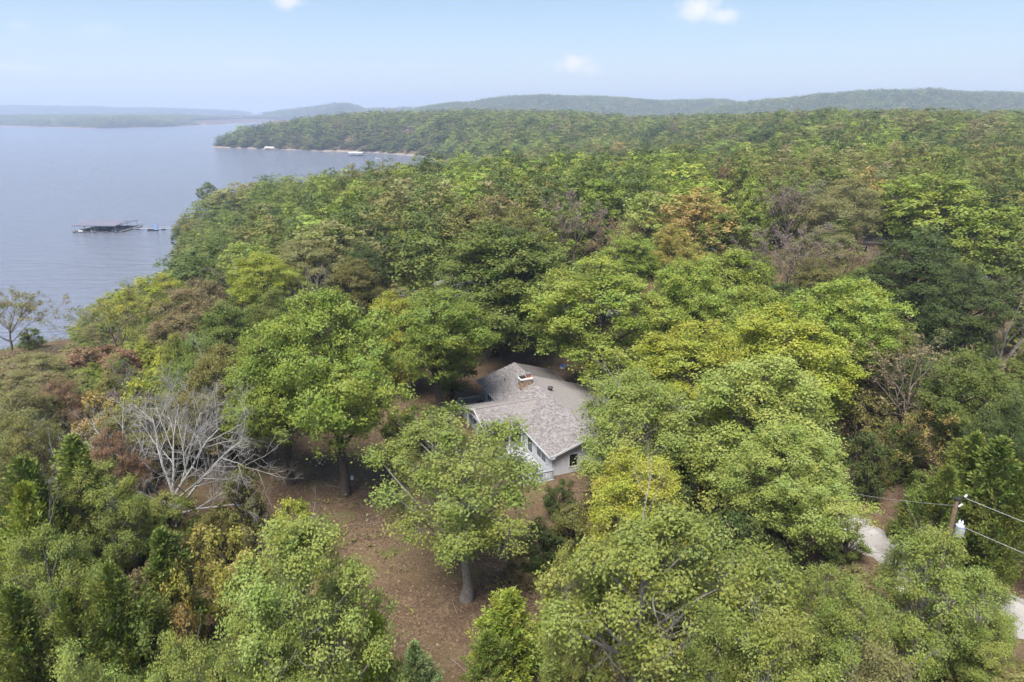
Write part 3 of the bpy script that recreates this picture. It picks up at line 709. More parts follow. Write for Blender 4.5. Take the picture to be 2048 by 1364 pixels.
# stones along the drive edge and pale stones on the yard
STONE = mat('limestone', (.52, .47, .42), .9, .2, .35, 6, .6)
def rock(rng, r):
    m = MB(); k = 7; prof = [(.02, -.2), (.75, -.1), (1, .15), (.8, .5), (.35, .68), (.02, .7)]
    for ri, (q, z) in enumerate(prof):
        for j in range(k):
            a = 6.283*j/k; f = q*(1+rng.normal(0, .12)); m.v.append((r*f*math.cos(a), r*f*math.sin(a)*.8, r*(z+rng.normal(0, .05))))
    for ri in range(len(prof)-1):
        for j in range(k):
            j2 = (j+1) % k; m.f.append((ri*k+j, ri*k+j2, (ri+1)*k+j2, (ri+1)*k+j)); m.a.append(.5)
    return m.mesh('stone', STONE)
rr = np.random.default_rng(4); ROCKS = [rock(rr, .3) for i in range(4)]
for i, (px, py, s) in enumerate([(1797, 1190, 1.3), (1806, 1203, 1.0), (1798, 1212, 1.5), (1815, 1216, .9), (1672, 1101, .9), (1682, 1106, .8), (1762, 1355, 1.0), (1818, 1200, .8)]):
    p = at(px, py, 20.9); o = link('stone', ROCKS[i % 4], None, (p[0], p[1], terr1(p[0], p[1])), (0, 0, i*1.3), (s, s, s*.8))
    tag(o, 'tan limestone rock on the edge of the gravel drive', 'stone', 'rocks along the gravel drive')
for i, (px, py, s) in enumerate([(628, 930, .5), (636, 936, .45), (641, 941, .6), (646, 944, .4), (634, 946, .4), (651, 938, .45), (640, 930, .35), (622, 938, .35)]):
    p = at(px, py, 20.9); o = link('stone', ROCKS[(i+1) % 4], None, (p[0], p[1], terr1(p[0], p[1])+.01), (0, 0, i*2.1), (s, s, s*.6))
    tag(o, 'small pale stone lying on the yard between the two maple trunks', 'stone', 'pale stones on the yard')

# ------------------------------------------------------------------ the house
HX, HY, HZ, HR = 3.665, 58.88, 21.0, math.atan2(.37205, .92821)
house = empty('house', (HX, HY, HZ), HR)
tag(house, 'white sided house with grey shingle roof among the trees', 'house')
def hw(v, u):   # house plan to world
    return HX+v*math.cos(HR)-u*math.sin(HR), HY+v*math.sin(HR)+u*math.cos(HR)
SIDING = mat('white_siding', (.60, .615, .64), .6, .3, .12, 2.0, .1)
TRIM = mat('white_trim', (.68, .685, .70), .5, .35, .08, 3.0)
DECKW = mat('grey_white_deck_paint', (.38, .395, .42), .7, .25, .2, 3.0, .2, attr='v', col2=(.27, .28, .295))
SHING = mat('asphalt_shingle', (.33, .305, .30), .9, .2, 0, 14, .4, attr='v', col2=(.105, .095, .092))
RIDGEC = mat('ridge_cap_shingle', (.30, .275, .26), .9, .2, .4, 9, .4)
GLASS = mat('dark_window_glass', (.012, .015, .02), .06, .6, .2, 1)
DARKM = mat('dark_metal', (.035, .033, .032), .5, .4, .3, 5)
FOUND = mat('concrete_block', (.33, .31, .28), .9, .2, .3, 4, .3)
ZE, ZR, PT = 3.5, 5.1, .32
E_ = .45
def hz(v):      # height of the main roof surface
    return ZE+PT*v if v <= 5 else ZR-PT*(v-5)
# walls: one mesh each, with vertical grooves between siding boards
def wall(name, pts, off): 
    m = MB(); m.prism(pts, off); return m.build(name, SIDING, house)
T = .14
left_wall = wall('wall', [(E_, .5, .9), (E_, 21.1, .9), (E_, 21.1, hz(E_)-.16), (E_, .5, hz(E_)-.16)], (T, 0, 0))
gable = [(E_, .5, .9), (13.1, .5, .9), (13.1, .5, hz(13.1)-.18), (5, .5, ZR-.2), (E_, .5, hz(E_)-.18)]
near_wall = wall('wall', [(v+ (T+.003 if v < 1 else 0), u, z) for v, u, z in gable], (0, T, 0))
far_wall = wall('wall', [(E_+T+.003, 21.1, .9), (9.6, 21.1, .9), (9.6, 21.1, hz(9.6)-.18), (5, 21.1, ZR-.2), (E_+T+.003, 21.1, hz(E_+T)-.18)], (0, -T, 0))
wall('wall', [(9.6, 17, .9), (9.6, 20.95, .9), (9.6, 20.95, hz(9.6)-.2), (9.6, 17, hz(9.6)-.2)], (-T, 0, 0))
wall('wall', [(13.1, .66, .9), (13.1, 16.6, .9), (13.1, 16.6, hz(13.1)-.2), (13.1, .66, hz(13.1)-.2)], (-T, 0, 0))
m = MB()
for u in np.arange(.62, 21.0, .2): m.box(E_-.012, E_+.001, u, u+.022, .92, hz(E_)-.2)
tag(m.build('batten_strips', SIDING, left_wall), kind='stuff')
m = MB()
for v in np.arange(.7, 13.0, .2): m.box(v, v+.022, .5-.012, .501, .92, hz(v)-.28)
tag(m.build('batten_strips', SIDING, near_wall), kind='stuff')
m = MB(); m.box(E_+.06, 13.0, .56, 21.0, -1.2, .9); m.build('foundation', FOUND, house)
m = MB(); m.box(E_-.025, E_+.09, .475, .6, .9, hz(E_)-.2); m.build('corner_board', TRIM, house)
m = MB(); m.box(E_+.1, 13.1, .468, .5-.001, .82, .96); m.build('skirt_board', TRIM, house)

def roof_slope(pts, eave_dir, name='roof_slope'):
    """slab under the shingles, then every shingle tab as its own little slab"""
    pts = [Vector(p) for p in pts]; n = (pts[1]-pts[0]).cross(pts[2]-pts[0]).normalized()
    if n.z < 0: n = -n
    m = MB(); m.prism([p-n*.13 for p in pts], n*.115); slab = m.build(name, RIDGEC, house)
    a = Vector(eave_dir).normalized(); s_ = n.cross(a).normalized()
    if s_.z < 0: s_ = -s_
    O = pts[0]; Q = [((p-O).dot(a), (p-O).dot(s_)) for p in pts]
    def inside(x, y):
        c = False
        for i in range(len(Q)):
            (x1, y1), (x2, y2) = Q[i], Q[(i+1) % len(Q)]
            if (y1 > y) != (y2 > y) and x < (x2-x1)*(y-y1)/(y2-y1)+x1: c = not c
        return c
    x0, x1 = min(q[0] for q in Q), max(q[0] for q in Q); y0, y1 = min(q[1] for q in Q), max(q[1] for q in Q)
    m = MB(); rs = random.Random(int(abs(O.x*31+O.y*17))+5); ex = .19; row = 0; y = y0+.01
    while y < y1-.03:
        x = x0-rs.uniform(0, .4); h = min(ex*1.25, y1-y)
        while x < x1:
            w_ = rs.uniform(.16, .34); xa, xb = max(x, x0+.005), min(x+w_-.012, x1-.005)
            if xb-xa > .05 and inside((xa+xb)/2, y+h*.4) and inside(xa+.03, y+h*.4) and inside(xb-.03, y+h*.4):
                th = .014+rs.uniform(0, .014); p = lambda u_, v_, k: O+a*u_+s_*v_+n*k
                tone = min(1, max(0, rs.gauss(.52, .24)))
                b0 = [p(xa, y, -.012), p(xb, y, -.012)]; t0 = [p(xa, y, th), p(xb, y, th), p(xb, y+h, -.004), p(xa, y+h, -.004)]
                m.poly(t0, tone); m.poly([b0[0], b0[1], t0[1], t0[0]], tone*.8); m.poly([b0[1], t0[2], t0[1]], tone); m.poly([b0[0], t0[0], t0[3]], tone)
            x += w_
        y += ex; row += 1
    tag(m.build('shingles', SHING, slab), kind='stuff')
    return slab
ED = (0, 1, 0)
roof_slope([(0, 0, ZE), (0, 21.6, ZE), (5, 21.6, ZR), (5, 0, ZR)], ED)
roof_slope([(5.01, 0, ZR), (5.01, 17, ZR), (5.01, 21.6, ZR), (10, 21.6, hz(10)), (10, 17, hz(10)), (13.6, 17, hz(13.6)), (13.6, 0, hz(13.6))], ED)
WR = ZE+PT*3.7
roof_slope([(-4, 7.3, ZE), (0.02, 7.3, ZE+.02), (3.72, 11, WR+.02), (-4, 11, WR)], (1, 0, 0))
roof_slope([(-4, 14.7, ZE), (0.02, 14.7, ZE+.02), (3.72, 11.01, WR+.02), (-4, 11.01, WR)], (1, 0, 0))
def ridge_cap(p, q):
    p, q = Vector(p), Vector(q); m = MB(); n = int((q-p).length/.28); d = (q-p)/n; side = d.cross(Vector((0, 0, 1))).normalized()
    for i in range(n):
        a = p+d*i; b = a+d*.96; z1, z2 = .05, .035
        for sgn in (1, -1):
            m.prism([a+Vector((0, 0, z1)), b+Vector((0, 0, z2)), b+side*sgn*.17+Vector((0, 0, z2-.055)), a+side*sgn*.17+Vector((0, 0, z1-.055))], (0, 0, .012), random.random())
    return m.build('ridge_cap', RIDGEC, house)
ridge_cap((5, 0, ZR), (5, 21.6, ZR)); ridge_cap((-4, 11, WR), (3.6, 11, WR))
# fascia and barge boards
def board(name, p, q, h=.2, t=.045, drop=.03, mt=TRIM):
    m = MB(); p, q = Vector(p), Vector(q); d = (q-p); s_ = d.cross(Vector((0, 0, 1))).normalized()*t
    m.prism([p+Vector((0, 0, -drop)), q+Vector((0, 0, -drop)), q+Vector((0, 0, -drop-h)), p+Vector((0, 0, -drop-h))], s_); return m.build(name, mt, house)
board('fascia', (-.005, 7.25, ZE), (-.005, 0, ZE)); board('fascia', (-.005, 21.6, ZE), (-.005, 14.75, ZE))
board('barge_board', (0, -.005, ZE), (5, -.005, ZR), .24); board('barge_board', (5.003, -.005, ZR), (13.6, -.005, hz(13.6)), .24)
board('barge_board', (5, 21.605, ZR), (0, 21.605, ZE), .2); board('barge_board', (10, 21.605, hz(10)), (5.003, 21.605, ZR), .2)
board('fascia', (-4, 7.295, ZE), (-.06, 7.295, ZE), .17); board('fascia', (-.06, 14.705, ZE), (-4, 14.705, ZE), .17)
board('barge_board', (-4.005, 11, WR), (-4.005, 7.3, ZE), .2); board('barge_board', (-4.005, 14.7, ZE), (-4.005, 11.003, WR), .2)
board('fascia', (13.605, 0, hz(13.6)), (13.605, 17, hz(13.6)), .18); board('fascia', (10.005, 17.05, hz(10)), (10.005, 21.6, hz(10)), .18)
m = MB(); m.prism([(0, -.05, ZE-.06), (.55, -.05, ZE-.06), (.55, -.05, ZE-.30), (.16, -.05, ZE-.36), (0, -.05, ZE-.2)], (0, .5, 0)); m.build('eave_return', TRIM, house)
m = MB(); m.box(.05, E_-.002, .02, 7.25, ZE-.17, ZE-.13); m.build('soffit', TRIM, house)

def window(c0, c1, axis, pos, z0, z1, lights=2, out=-1):
    """frame proud of the wall, glass set back; axis 'u' runs along the left wall, 'v' along the gable"""
    def bx(mm, a0, a1, za, zb, d0, d1):
        lo, hi = sorted((pos+out*d0, pos+out*d1))
        if axis == 'u': mm.box(lo, hi, a0, a1, za, zb)
        else: mm.box(a0, a1, lo, hi, za, zb)
    f = MB(); w_ = .09
    bx(f, c0, c1, z0-w_, z0, .002, .06); bx(f, c0, c1, z1, z1+w_, .002, .06); bx(f, c0-w_, c0, z0-w_, z1+w_, .002, .062); bx(f, c1, c1+w_, z0-w_, z1+w_, .002, .062)
    win = f.build('window', TRIM, house); st = (c1-c0)/lights
    for k in range(lights):
        g = MB(); bx(g, c0+k*st+.02, c0+(k+1)*st-.02, z0+.002, z1-.002, .004, .016); g.build('pane', GLASS, win)
        if k: g = MB(); bx(g, c0+k*st-.045, c0+k*st+.045, z0, z1, .018, .055); g.build('mullion', TRIM, win)
window(1.85, 4.05, 'u', E_, 1.75, 3.0)
window(17.6, 18.9, 'u', E_, 1.95, 2.95)
window(2.35, 3.25, 'v', .5, 1.75, 3.05, 1); window(7.2, 8.6, 'v', .5, 1.75, 3.05)
# sliding doors under the porch
window(8.6, 13.2, 'u', E_, 1.16, 3.15, 4)
window(5.2, 6.4, 'u', E_, 1.2, 3.1, 1)
m = MB(); m.lathe([(.16, 0), (.16, .03), (.05, .05)], (0, 0, 0), 10); lamp = m.build('wall_lamp', DARKM, house, loc=(E_-.02, 4.75, 2.75), rot=(0, -math.pi/2, 0))

# chimney of rubble stone
chim = MB(); cz0, cz1 = 3.9, 5.55; CV0, CV1, CU0, CU1 = 3.0, 4.45, 14.55, 15.45
chim.box(CV0+.05, CV1-.05, CU0+.05, CU1-.05, cz0, cz1); chimney = chim.build('chimney', mat('mortar', (.36, .31, .25), .95, .1, .3, 12, .4), house)
rs = random.Random(3)
STN = [mat('field_stone_%d' % i, c, .85, .2, .35, 7, .5) for i, c in enumerate([(.46, .34, .21), (.36, .24, .15), (.52, .43, .31), (.30, .22, .17), (.43, .30, .24)])]
def stone_face(ax, fixed, lo, hi, sgn):
    z = cz0+.25
    while z < cz1-.05:
        h = rs.uniform(.17, .26); h = min(h, cz1-z-.01); x = lo
        while x < hi-.03:
            w_ = min(rs.uniform(.18, .4), hi-x); w_ = hi-x if hi-x-w_ < .12 else w_
            mm = MB(); g = .012; dz = rs.uniform(.03, .075); j = [rs.uniform(0, .035) for _ in range(4)]
            q = [(x+g+j[0], z+g), (x+w_-g, z+g+j[1]), (x+w_-g-j[2], z+h-g), (x+g, z+h-g-j[3])]
            if ax == 'v': mm.prism([(a, fixed, b) for a, b in q], (0, sgn*dz, 0))
            else: mm.prism([(fixed, a, b) for a, b in q], (sgn*dz, 0, 0))
            mm.build('stone', rs.choice(STN), chimney); x += w_
        z += h
stone_face('v', CU0+.05, CV0+.02, CV1-.02, -1); stone_face('u', CV0+.05, CU0+.02, CU1-.02, -1); stone_face('u', CV1-.05, CU0+.02, CU1-.02, 1)
m = MB(); m.box(CV0-.06, CV1+.06, CU0-.06, CU1+.06, cz1, cz1+.13); m.build('chimney_cap', mat('white_mortar_cap', (.72, .70, .67), .9, .2, .2, 5), chimney)
m = MB(); m.box(CV0+.12, CV0+.68, CU0+.2, CU1-.2, cz1+.13, cz1+.24); m.box(CV0+.05, CV0+.75, CU0+.13, CU1-.13, cz1+.24, cz1+.30); m.build('flue_cover', DARKM, chimney)
m = MB(); m.box(CV1-.55, CV1-.13, CU0+.22, CU0+.64, cz1+.13, cz1+.52); flue = m.build('clay_flue', mat('terracotta', (.42, .13, .06), .8, .2, .3, 6), chimney)
m = MB(); m.box(CV1-.6, CV1-.08, CU0+.17, CU0+.69, cz1+.58, cz1+.66)
for dv in (-.5, -.18):
    for du in (.27, .59): m.box(CV1+dv-.02, CV1+dv+.02, CU0+du-.02, CU0+du+.02, cz1+.52, cz1+.58)
m.build('flue_hood', mat('zinc', (.42, .43, .46), .4, .5, .2, 4, metal=.5), chimney)
m = MB(); m.box(CV0-.12, CV1+.12, CU0-.16, CU0+.03, 4.35, 4.53); fl = m.build('flashing', DARKM, chimney); fl.location = (0, 0, -.02)
# roof vents
m = MB(); m.lathe([(.28, 0), (.28, .06), (.17, .07), (.17, .22), (.30, .26), (.33, .38), (.22, .47), (.01, .5)], (5.6, 12.1, hz(5.6)-.02), 14); m.build('roof_vent', mat('dull_black_vent', (.06, .058, .06), .6, .4, .3, 6), house, True)
m = MB(); m.tube([(2.4, 18.2, hz(2.4)-.05), (2.4, 18.2, hz(2.4)+.35)], .05, 8); m.build('vent_pipe', DARKM, house)

# deck along the lake side, 1.1 m above the slope
deck = MB(); 
for v in (-2.9, -1.5, -.1): deck.box(v-.04, v+.04, -.1, 20.1, .82, 1.04)
for u in (-.14, 20.1): deck.box(-3.05, E_-.003, u-.03, u+.03, .8, 1.04)
deck.box(-3.1, -3.04, -.17, 20.13, .78, 1.04)
deck = deck.build('deck', DECKW, house)
m = MB()
for k, v in enumerate(np.arange(-3.1, E_-.15, .145)): m.box(v, v+.135, -.2, 20.2, 1.045, 1.08, random.random())
tag(m.build('deck_boards', DECKW, deck), kind='stuff')
for u in (0, 4, 7.5, 11, 14.5, 20):
    m = MB(); x, y = hw(-2.95, u); m.box(-3.02, -2.88, u-.07, u+.07, terr1(x, y)-HZ-.3, .82); m.build('deck_post', DECKW, deck)
BAL = None
def railing(p, q, zf=1.08, posts=True):
    """top and bottom rail, posts, and every baluster a piece of its own"""
    global BAL
    p, q = Vector((*p, 0)), Vector((*q, 0)); L = (q-p).length; d = (q-p)/L
    m = MB(); up = lambda k: Vector((0, 0, zf+k))
    m.bar(p+up(.95), q+up(.95), .13, .05); m.bar(p+up(.86), q+up(.86), .04, .09); m.bar(p+up(.12), q+up(.12), .04, .09); m.build('rail', DECKW, deck)
    if BAL is None:
        b = MB(); b.box(-.02, .02, -.02, .02, .165, .815); BAL = b.mesh('baluster', DECKW)
    n = max(2, int(L/.15)); 
    for k in range(1, n):
        c = p+d*(L*k/n); link('baluster', BAL, deck, (c.x, c.y, zf), (0, 0, math.atan2(d.y, d.x)))
    np_ = max(1, int(L/2.2))
    for k in range(np_+1):
        c = p+d*(L*k/np_); m = MB(); m.box(c.x-.055, c.x+.055, c.y-.055, c.y+.055, zf, zf+1.02); m.box(c.x-.075, c.x+.075, c.y-.075, c.y+.075, zf+1.02, zf+1.05); m.build('post', DECKW, deck)
railing((-3.0, 20.1), (E_-.1, 20.1)); railing((-3.0, 14.6), (-3.0, 18.4)); railing((-3.0, 19.8), (-3.0, 20.0)); railing((-3.0, 0), (-3.0, 7.2)); railing((-2.85, -.05), (E_-.12, -.05))
# porch posts, beam and knee braces under the wing roof
m = MB(); m.box(-3.65, -3.5, 7.5, 14.5, 3.12, 3.34); m.box(-3.64, .3, 7.52, 7.66, 3.12, 3.34); m.build('porch_beam', TRIM, house)
for v, u in ((-3.58, 7.59), (-3.58, 11), (-3.58, 14.41), (-1.2, 7.59), (.2, 7.59)):
    m = MB(); x, y = hw(v, u); m.box(v-.07, v+.07, u-.07, u+.07, terr1(x, y)-HZ-.3, 3.12); m.build('porch_post', TRIM, house)
for a, b in (((-1.2, 7.6, 2.45), (-.55, 7.6, 3.1)), ((-1.2, 7.6, 2.45), (-1.85, 7.6, 3.1)), ((.15, 7.6, 2.45), (-.4, 7.6, 3.1)), ((-3.5, 7.6, 2.45), (-2.85, 7.6, 3.1))):
    m = MB(); m.bar(a, b, .09); m.build('knee_brace', TRIM, house)
# stair off the deck towards the lake
st = MB(); n = 7; x, y = hw(-5.3, 19.1); zg = terr1(x, y)-HZ
for u in (18.5, 19.7): st.prism([(-3.1, u-.03, 1.02), (-5.2, u-.03, zg+.05), (-5.2, u-.03, zg-.15), (-3.1, u-.03, .72)], (0, .06, 0))
stair = st.build('stair', DECKW, house)
for k in range(n):
    f = (k+.5)/n; m = MB(); v = -3.12-2.05*f; z = 1.0+(zg-1.0)*f; m.box(v-.15, v+.13, 18.47, 19.73, z, z+.04); m.build('tread', DECKW, stair)
for u in (18.5, 19.7):
    m = MB(); m.bar((-3.1, u, 2.03), (-5.2, u, zg+1.0), .09, .05); m.bar((-3.1, u, 1.5), (-5.2, u, zg+.5), .05, .05)
    for v, z in ((-4.2, (1.02+zg)/2), (-5.15, zg)): m.bar((v, u, z-.2), (v, u, z+1.05), .09)
    m.build('stair_rail', DECKW, stair)

# things on and by the house
def on_house(v, u, z): x, y = hw(v, u); return (x, y, HZ+z)
dish = empty('satellite_dish', on_house(-2.25, 7.75, ZE+.14), HR+R_(35)); tag(dish, 'grey satellite dish on the edge of the porch roof', 'satellite dish')
m = MB(); rings = [(0, .10), (.14, .08), (.26, .035), (.33, 0)]; i0 = len(m.v)
for r, z in rings:
    for j in range(16): a = 6.283*j/16; m.v.append((r*math.cos(a), r*.92*math.sin(a), -z))
for k in range(3):
    for j in range(16): j2 = (j+1) % 16; m.f.append((k*16+j, k*16+j2, (k+1)*16+j2, (k+1)*16+j)); m.a.append(.5)
reflector = m.build('reflector', mat('dish_grey', (.26, .29, .34), .5, .4, .15, 4), dish, True, loc=(0, 0, .62), rot=(R_(62), 0, 0))
reflector.modifiers.new('thick', 'SOLIDIFY').thickness = .015
m = MB(); m.tube([(0, .1, 0), (0, .1, .35), (0, .06, .6)], .025, 8); m.build('mast', TRIM, dish); m = MB(); m.tube([(0, .05, .42), (0, -.42, .5), (0, -.46, .56)], .018, 6); m.box(-.05, .05, -.52, -.42, .54, .64); m.build('feed_arm', TRIM, dish)
bowl = empty('fire_bowl', on_house(-.35, 19.2, 1.08)); tag(bowl, 'round brown fire bowl on the deck beside the railing', 'fire bowl')
m = MB(); m.lathe([(.2, .16), (.38, .26), (.46, .42), (.43, .42), (.3, .3), (.01, .26)], (0, 0, 0), 18); m.build('basin', mat('rusty_steel', (.24, .14, .07), .7, .4, .4, 6), bowl, True)
for k in range(3): m = MB(); a = k*2.09; m.bar((.3*math.cos(a), .3*math.sin(a), 0), (.24*math.cos(a), .24*math.sin(a), .24), .04); m.build('leg', DARKM, bowl)
def patio_chair(loc, rz, lab, col):
    c = empty('patio_chair', loc, rz); tag(c, lab, 'chair')
    mm = mat('chair_'+lab[:9].replace(' ', '_'), col, .55, .4, .2, 6)
    m = MB(); m.box(-.28, .28, -.27, .27, .40, .44); m.build('seat', mm, c)
    b = MB(); 
    for k in range(5): b.prism([(-.27+k*.115, .26, .44), (-.19+k*.115, .26, .44), (-.19+k*.115, .40, 1.0), (-.27+k*.115, .40, 1.0)], (0, .03, 0))
    b.box(-.29, .29, .38, .44, .96, 1.02); b.build('backrest', mm, c)
    for sx in (-.26, .26):
        for sy in (-.24, .24): m = MB(); m.bar((sx, sy, 0), (sx, sy, .4), .05); m.build('leg', mm, c)
        m = MB(); m.box(sx-.04, sx+.04, -.28, .3, .63, .66); m.bar((sx, -.24, .4), (sx, -.24, .64), .04); m.build('armrest', mm, c)
patio_chair(on_house(-.75, .75, 1.08), HR+.6, 'dark blue patio chair behind the near deck railing', (.06, .10, .17))
patio_chair(on_house(-1.9, 3.0, 1.08), HR+1.9, 'red patio chair on the deck below the double window', (.45, .07, .03))
x, y = at(1126, 743, 21.3)[:2]
tub = empty('water_tub', (x, y, terr1(x, y))); tag(tub, 'small white tub with a blue lid on the slope behind the house', 'tub')
m = MB(); m.lathe([(.34, 0), (.42, .05), (.45, .38), (.40, .40)], (0, 0, 0), 16); m.build('tub_body', TRIM, tub); m = MB(); m.lathe([(.47, .40), (.47, .47), (.3, .52), (.01, .53)], (0, 0, 0), 16); m.build('lid', mat('blue_plastic', (.05, .10, .32), .4, .4, .1, 3), tub)

# wood pile with a white crate, and a white jug on the yard
x, y = at(783, 790, 21)[:2]
WOODC = [mat('split_wood_%d' % i, c, .85, .2, .35, 8, .4) for i, c in enumerate([(.52, .40, .24), (.40, .28, .16), (.28, .21, .15), (.58, .50, .37)])]
rs = random.Random(8)
for i in range(30):
    f = rs.uniform(-1, 1); px, py = x+f*1.5, y+f*.9+rs.gauss(0, .35); L = rs.uniform(.45, .75); r = rs.uniform(.08, .13); a = rs.uniform(0, 3.14); zz = terr1(px, py)+r+.22*max(0, 1-abs(f))*rs.uniform(0, 1.6)
    m = MB(); dx, dy, dz = math.cos(a)*L/2, math.sin(a)*L/2, rs.uniform(-.1, .1)
    m.tube([(-dx, -dy, -dz), (dx, dy, dz)], r, 5); o = m.build('firewood_log', rs.choice(WOODC), None, loc=(px, py, zz))
    tag(o, 'split firewood log in the loose pile on the yard', 'log', 'firewood pile beside the white crate')
cr = empty('white_crate', (x+1.75, y+1.35, terr1(x+1.75, y+1.35)+.12), .5); cr.rotation_euler = (R_(38), R_(12), .5); tag(cr, 'white slatted crate tipped over at the end of the firewood pile', 'crate')
m = MB()
for sx in (-.45, .45):
    for sy in (-.3, .3): m.bar((sx, sy, 0), (sx, sy, .55), .07)
m.build('corner_posts', TRIM, cr)
for z in (.06, .3, .53):
    for p, q in (((-.45, -.3), (.45, -.3)), ((-.45, .3), (.45, .3)), ((-.45, -.3), (-.45, .3)), ((.45, -.3), (.45, .3))):
        m = MB(); m.bar((*p, z), (*q, z), .05, .08); m.build('slat', TRIM, cr)
for k in range(3): m = MB(); m.bar((-.45+.3*k+.15, -.3, .57), (-.45+.3*k+.15, .3, .57), .08, .03); m.build('slat', TRIM, cr)
for (sx, sy, d, lab) in ((742, 803, .5, 'grey stump ring beside the firewood pile'),):
    q = at(sx, sy, 20.9); m = MB(); m.lathe([(.7, 0), (.75, .25), (.6, .3), (.5, .2), (.05, .12)], (0, 0, 0), 12); o = m.build('stump', mat('ash_grey', (.22, .21, .22), .95, .1, .4, 6, .4), None, loc=(q[0], q[1], terr1(q[0], q[1]))); tag(o, lab, 'stump')
q = at(706, 975, 20.9); jug = empty('jug', (q[0], q[1], terr1(q[0], q[1]))); tag(jug, 'white plastic jug standing beside the forked maple trunk', 'jug')
m = MB(); m.lathe([(.14, 0), (.16, .04), (.16, .24), (.06, .34), (.05, .38)], (0, 0, 0), 12); m.build('body', TRIM, jug, True); m = MB(); m.lathe([(.06, .38), (.06, .42), (.01, .42)], (0, 0, 0), 10); m.build('cap', TRIM, jug)

# neighbours' houses glimpsed between the crowns
def neighbour(px, py, z, w_, l_, h, rz, wc, rc, lab):
    p = at(px, py, z); g = terr1(p[0], p[1]); o = empty('neighbour_house', (p[0], p[1], g), rz); tag(o, lab, 'house')
    wm = mat('wall_'+lab[:8].replace(' ', '_'), wc, .7, .3, .15, 2); rm = mat('roof_'+lab[:8].replace(' ', '_'), rc, .9, .2, .4, 6, .4)
    m = MB(); m.box(-w_/2, w_/2, -l_/2, l_/2, -1, h)
    for s_ in (-1, 1): m.prism([(-w_/2, s_*l_/2, h), (w_/2, s_*l_/2, h), (0, s_*l_/2, h+w_*.2)], (0, -s_*.2, 0))
    m.build('wall', wm, o)
    for s_ in (-1, 1):
        m = MB(); m.prism([(s_*(w_/2+.5), -l_/2-.5, h-.1), (s_*(w_/2+.5), l_/2+.5, h-.1), (0, l_/2+.5, h+w_*.2+.1), (0, -l_/2-.5, h+w_*.2+.1)], (0, 0, .15)); m.build('roof_slope', rm, o)
    for k in range(3):
        m = MB(); u = -l_/2+l_*(k+.5)/3; m.box(-w_/2-.06, -w_/2-.01, u-.7, u+.7, 1, 2.3); f = m.build('window', TRIM, o); m = MB(); m.box(-w_/2-.075, -w_/2-.062, u-.6, u+.6, 1.1, 2.2); m.build('pane', GLASS, f)
        m = MB(); v = -w_/2+w_*(k+.5)/3; m.box(v-.6, v+.6, -l_/2-.06, -l_/2-.01, 1, 2.3); f = m.build('window', TRIM, o); m = MB(); m.box(v-.5, v+.5, -l_/2-.075, -l_/2-.062, 1.1, 2.2); m.build('pane', GLASS, f)
    return o
NB = [neighbour(1768, 487, 30, 9, 14, 3.0, R_(75), (.40, .30, .22), (.26, .23, .22), 'brown house with grey roof half hidden under the khaki crowns'),
      neighbour(925, 592, 25, 8, 12, 2.8, R_(20), (.55, .60, .66), (.32, .33, .36), 'pale blue-grey house glimpsed below the broad maple'),
      neighbour(1405, 507, 29, 8, 12, 2.8, R_(-30), (.68, .68, .68), (.30, .28, .27), 'white house glimpsed below the golden maple')]

# ------------------------------------------------------------------ utility poles and wires
POLEW = mat('pole_wood', (.135, .095, .066), .9, .15, .4, 5, .4); GALV = mat('galvanised_grey', (.50, .53, .58), .45, .5, .15, 4, metal=.3); PORC = mat('porcelain', (.72, .74, .78), .25, .5, .1, 3)
def utility_pole(x, y, top, lab, rz=0, transformer=True):
    g = terr1(x, y); o = empty('utility_pole', (x, y, g), rz); tag(o, lab, 'utility pole'); h = top-g
    m = MB(); m.tube([(0, 0, -.5), (0, 0, h*.5), (0, 0, h)], [.165, .145, .12], 12); m.build('pole', POLEW, o, True)
    m = MB(); m.bar((0, 0, h-.25), (.35, 0, h+.18), .05); br = m.build('bracket', DARKM, o)
    m = MB(); m.lathe([(.05, 0), (.09, .03), (.05, .06), (.09, .1), (.05, .13), (.08, .17), (.03, .2)], (0, 0, 0), 10); m.build('insulator', PORC, o, True, loc=(.35, 0, h+.18), rot=(0, .5, 0))
    m = MB(); m.tube([(.14, 0, h-.55), (.34, .05, h-.35)], [.05, .06], 8); m.build('cutout', PORC, o)
    m = MB(); m.box(-.17, .17, -.17, .17, h-.02, h+.02); m.build('pole_cap', DARKM, o)
    if transformer:
        t = MB(); t.lathe([(.2, 0), (.255, .05), (.255, .72), (.27, .74), (.25, .82), (.12, .88), (.01, .9)], (.46, -.05, h-2.6), 18); tr = t.build('transformer', GALV, o, False)
        for k in range(9):
            a = -1.4+k*.36; f = MB(); f.bar((.46+.255*math.cos(a), -.05+.255*math.sin(a), h-2.45), (.46+.255*math.cos(a), -.05+.255*math.sin(a), h-1.98), .03, .10); f.build('cooling_fin', GALV, tr)
        for a in (.4, 2.2): b = MB(); b.lathe([(.045, 0), (.075, .06), (.045, .1), (.075, .16), (.045, .2), (.02, .3)], (.46+.1*math.cos(a), -.05+.1*math.sin(a), h-1.74), 8); b.build('bushing', PORC, tr)
        m = MB(); m.box(.1, .24, -.12, .02, h-2.3, h-2.15); m.box(.1, .24, -.12, .02, h-1.95, h-1.8); m.build('hanger', DARKM, o)
    return o, h+g
p = at(1915, 997, 33.2); PX, PY, PTOP = p[0], p[1], 33.2
utility_pole(PX, PY, PTOP, 'brown wooden utility pole with grey transformer beside the gravel drive', R_(-20))
utility_pole(45.5, 24.5, 30.4, 'brown utility pole further down the drive, outside the right edge', R_(-20), False)
p = at(1917, 396, 36.5); utility_pole(p[0], p[1], 36.5, 'distant utility pole with white insulators above the light green crown', 0)
WIRE = mat('aluminium_wire', (.34, .34, .36), .5, .4, .1, 3)
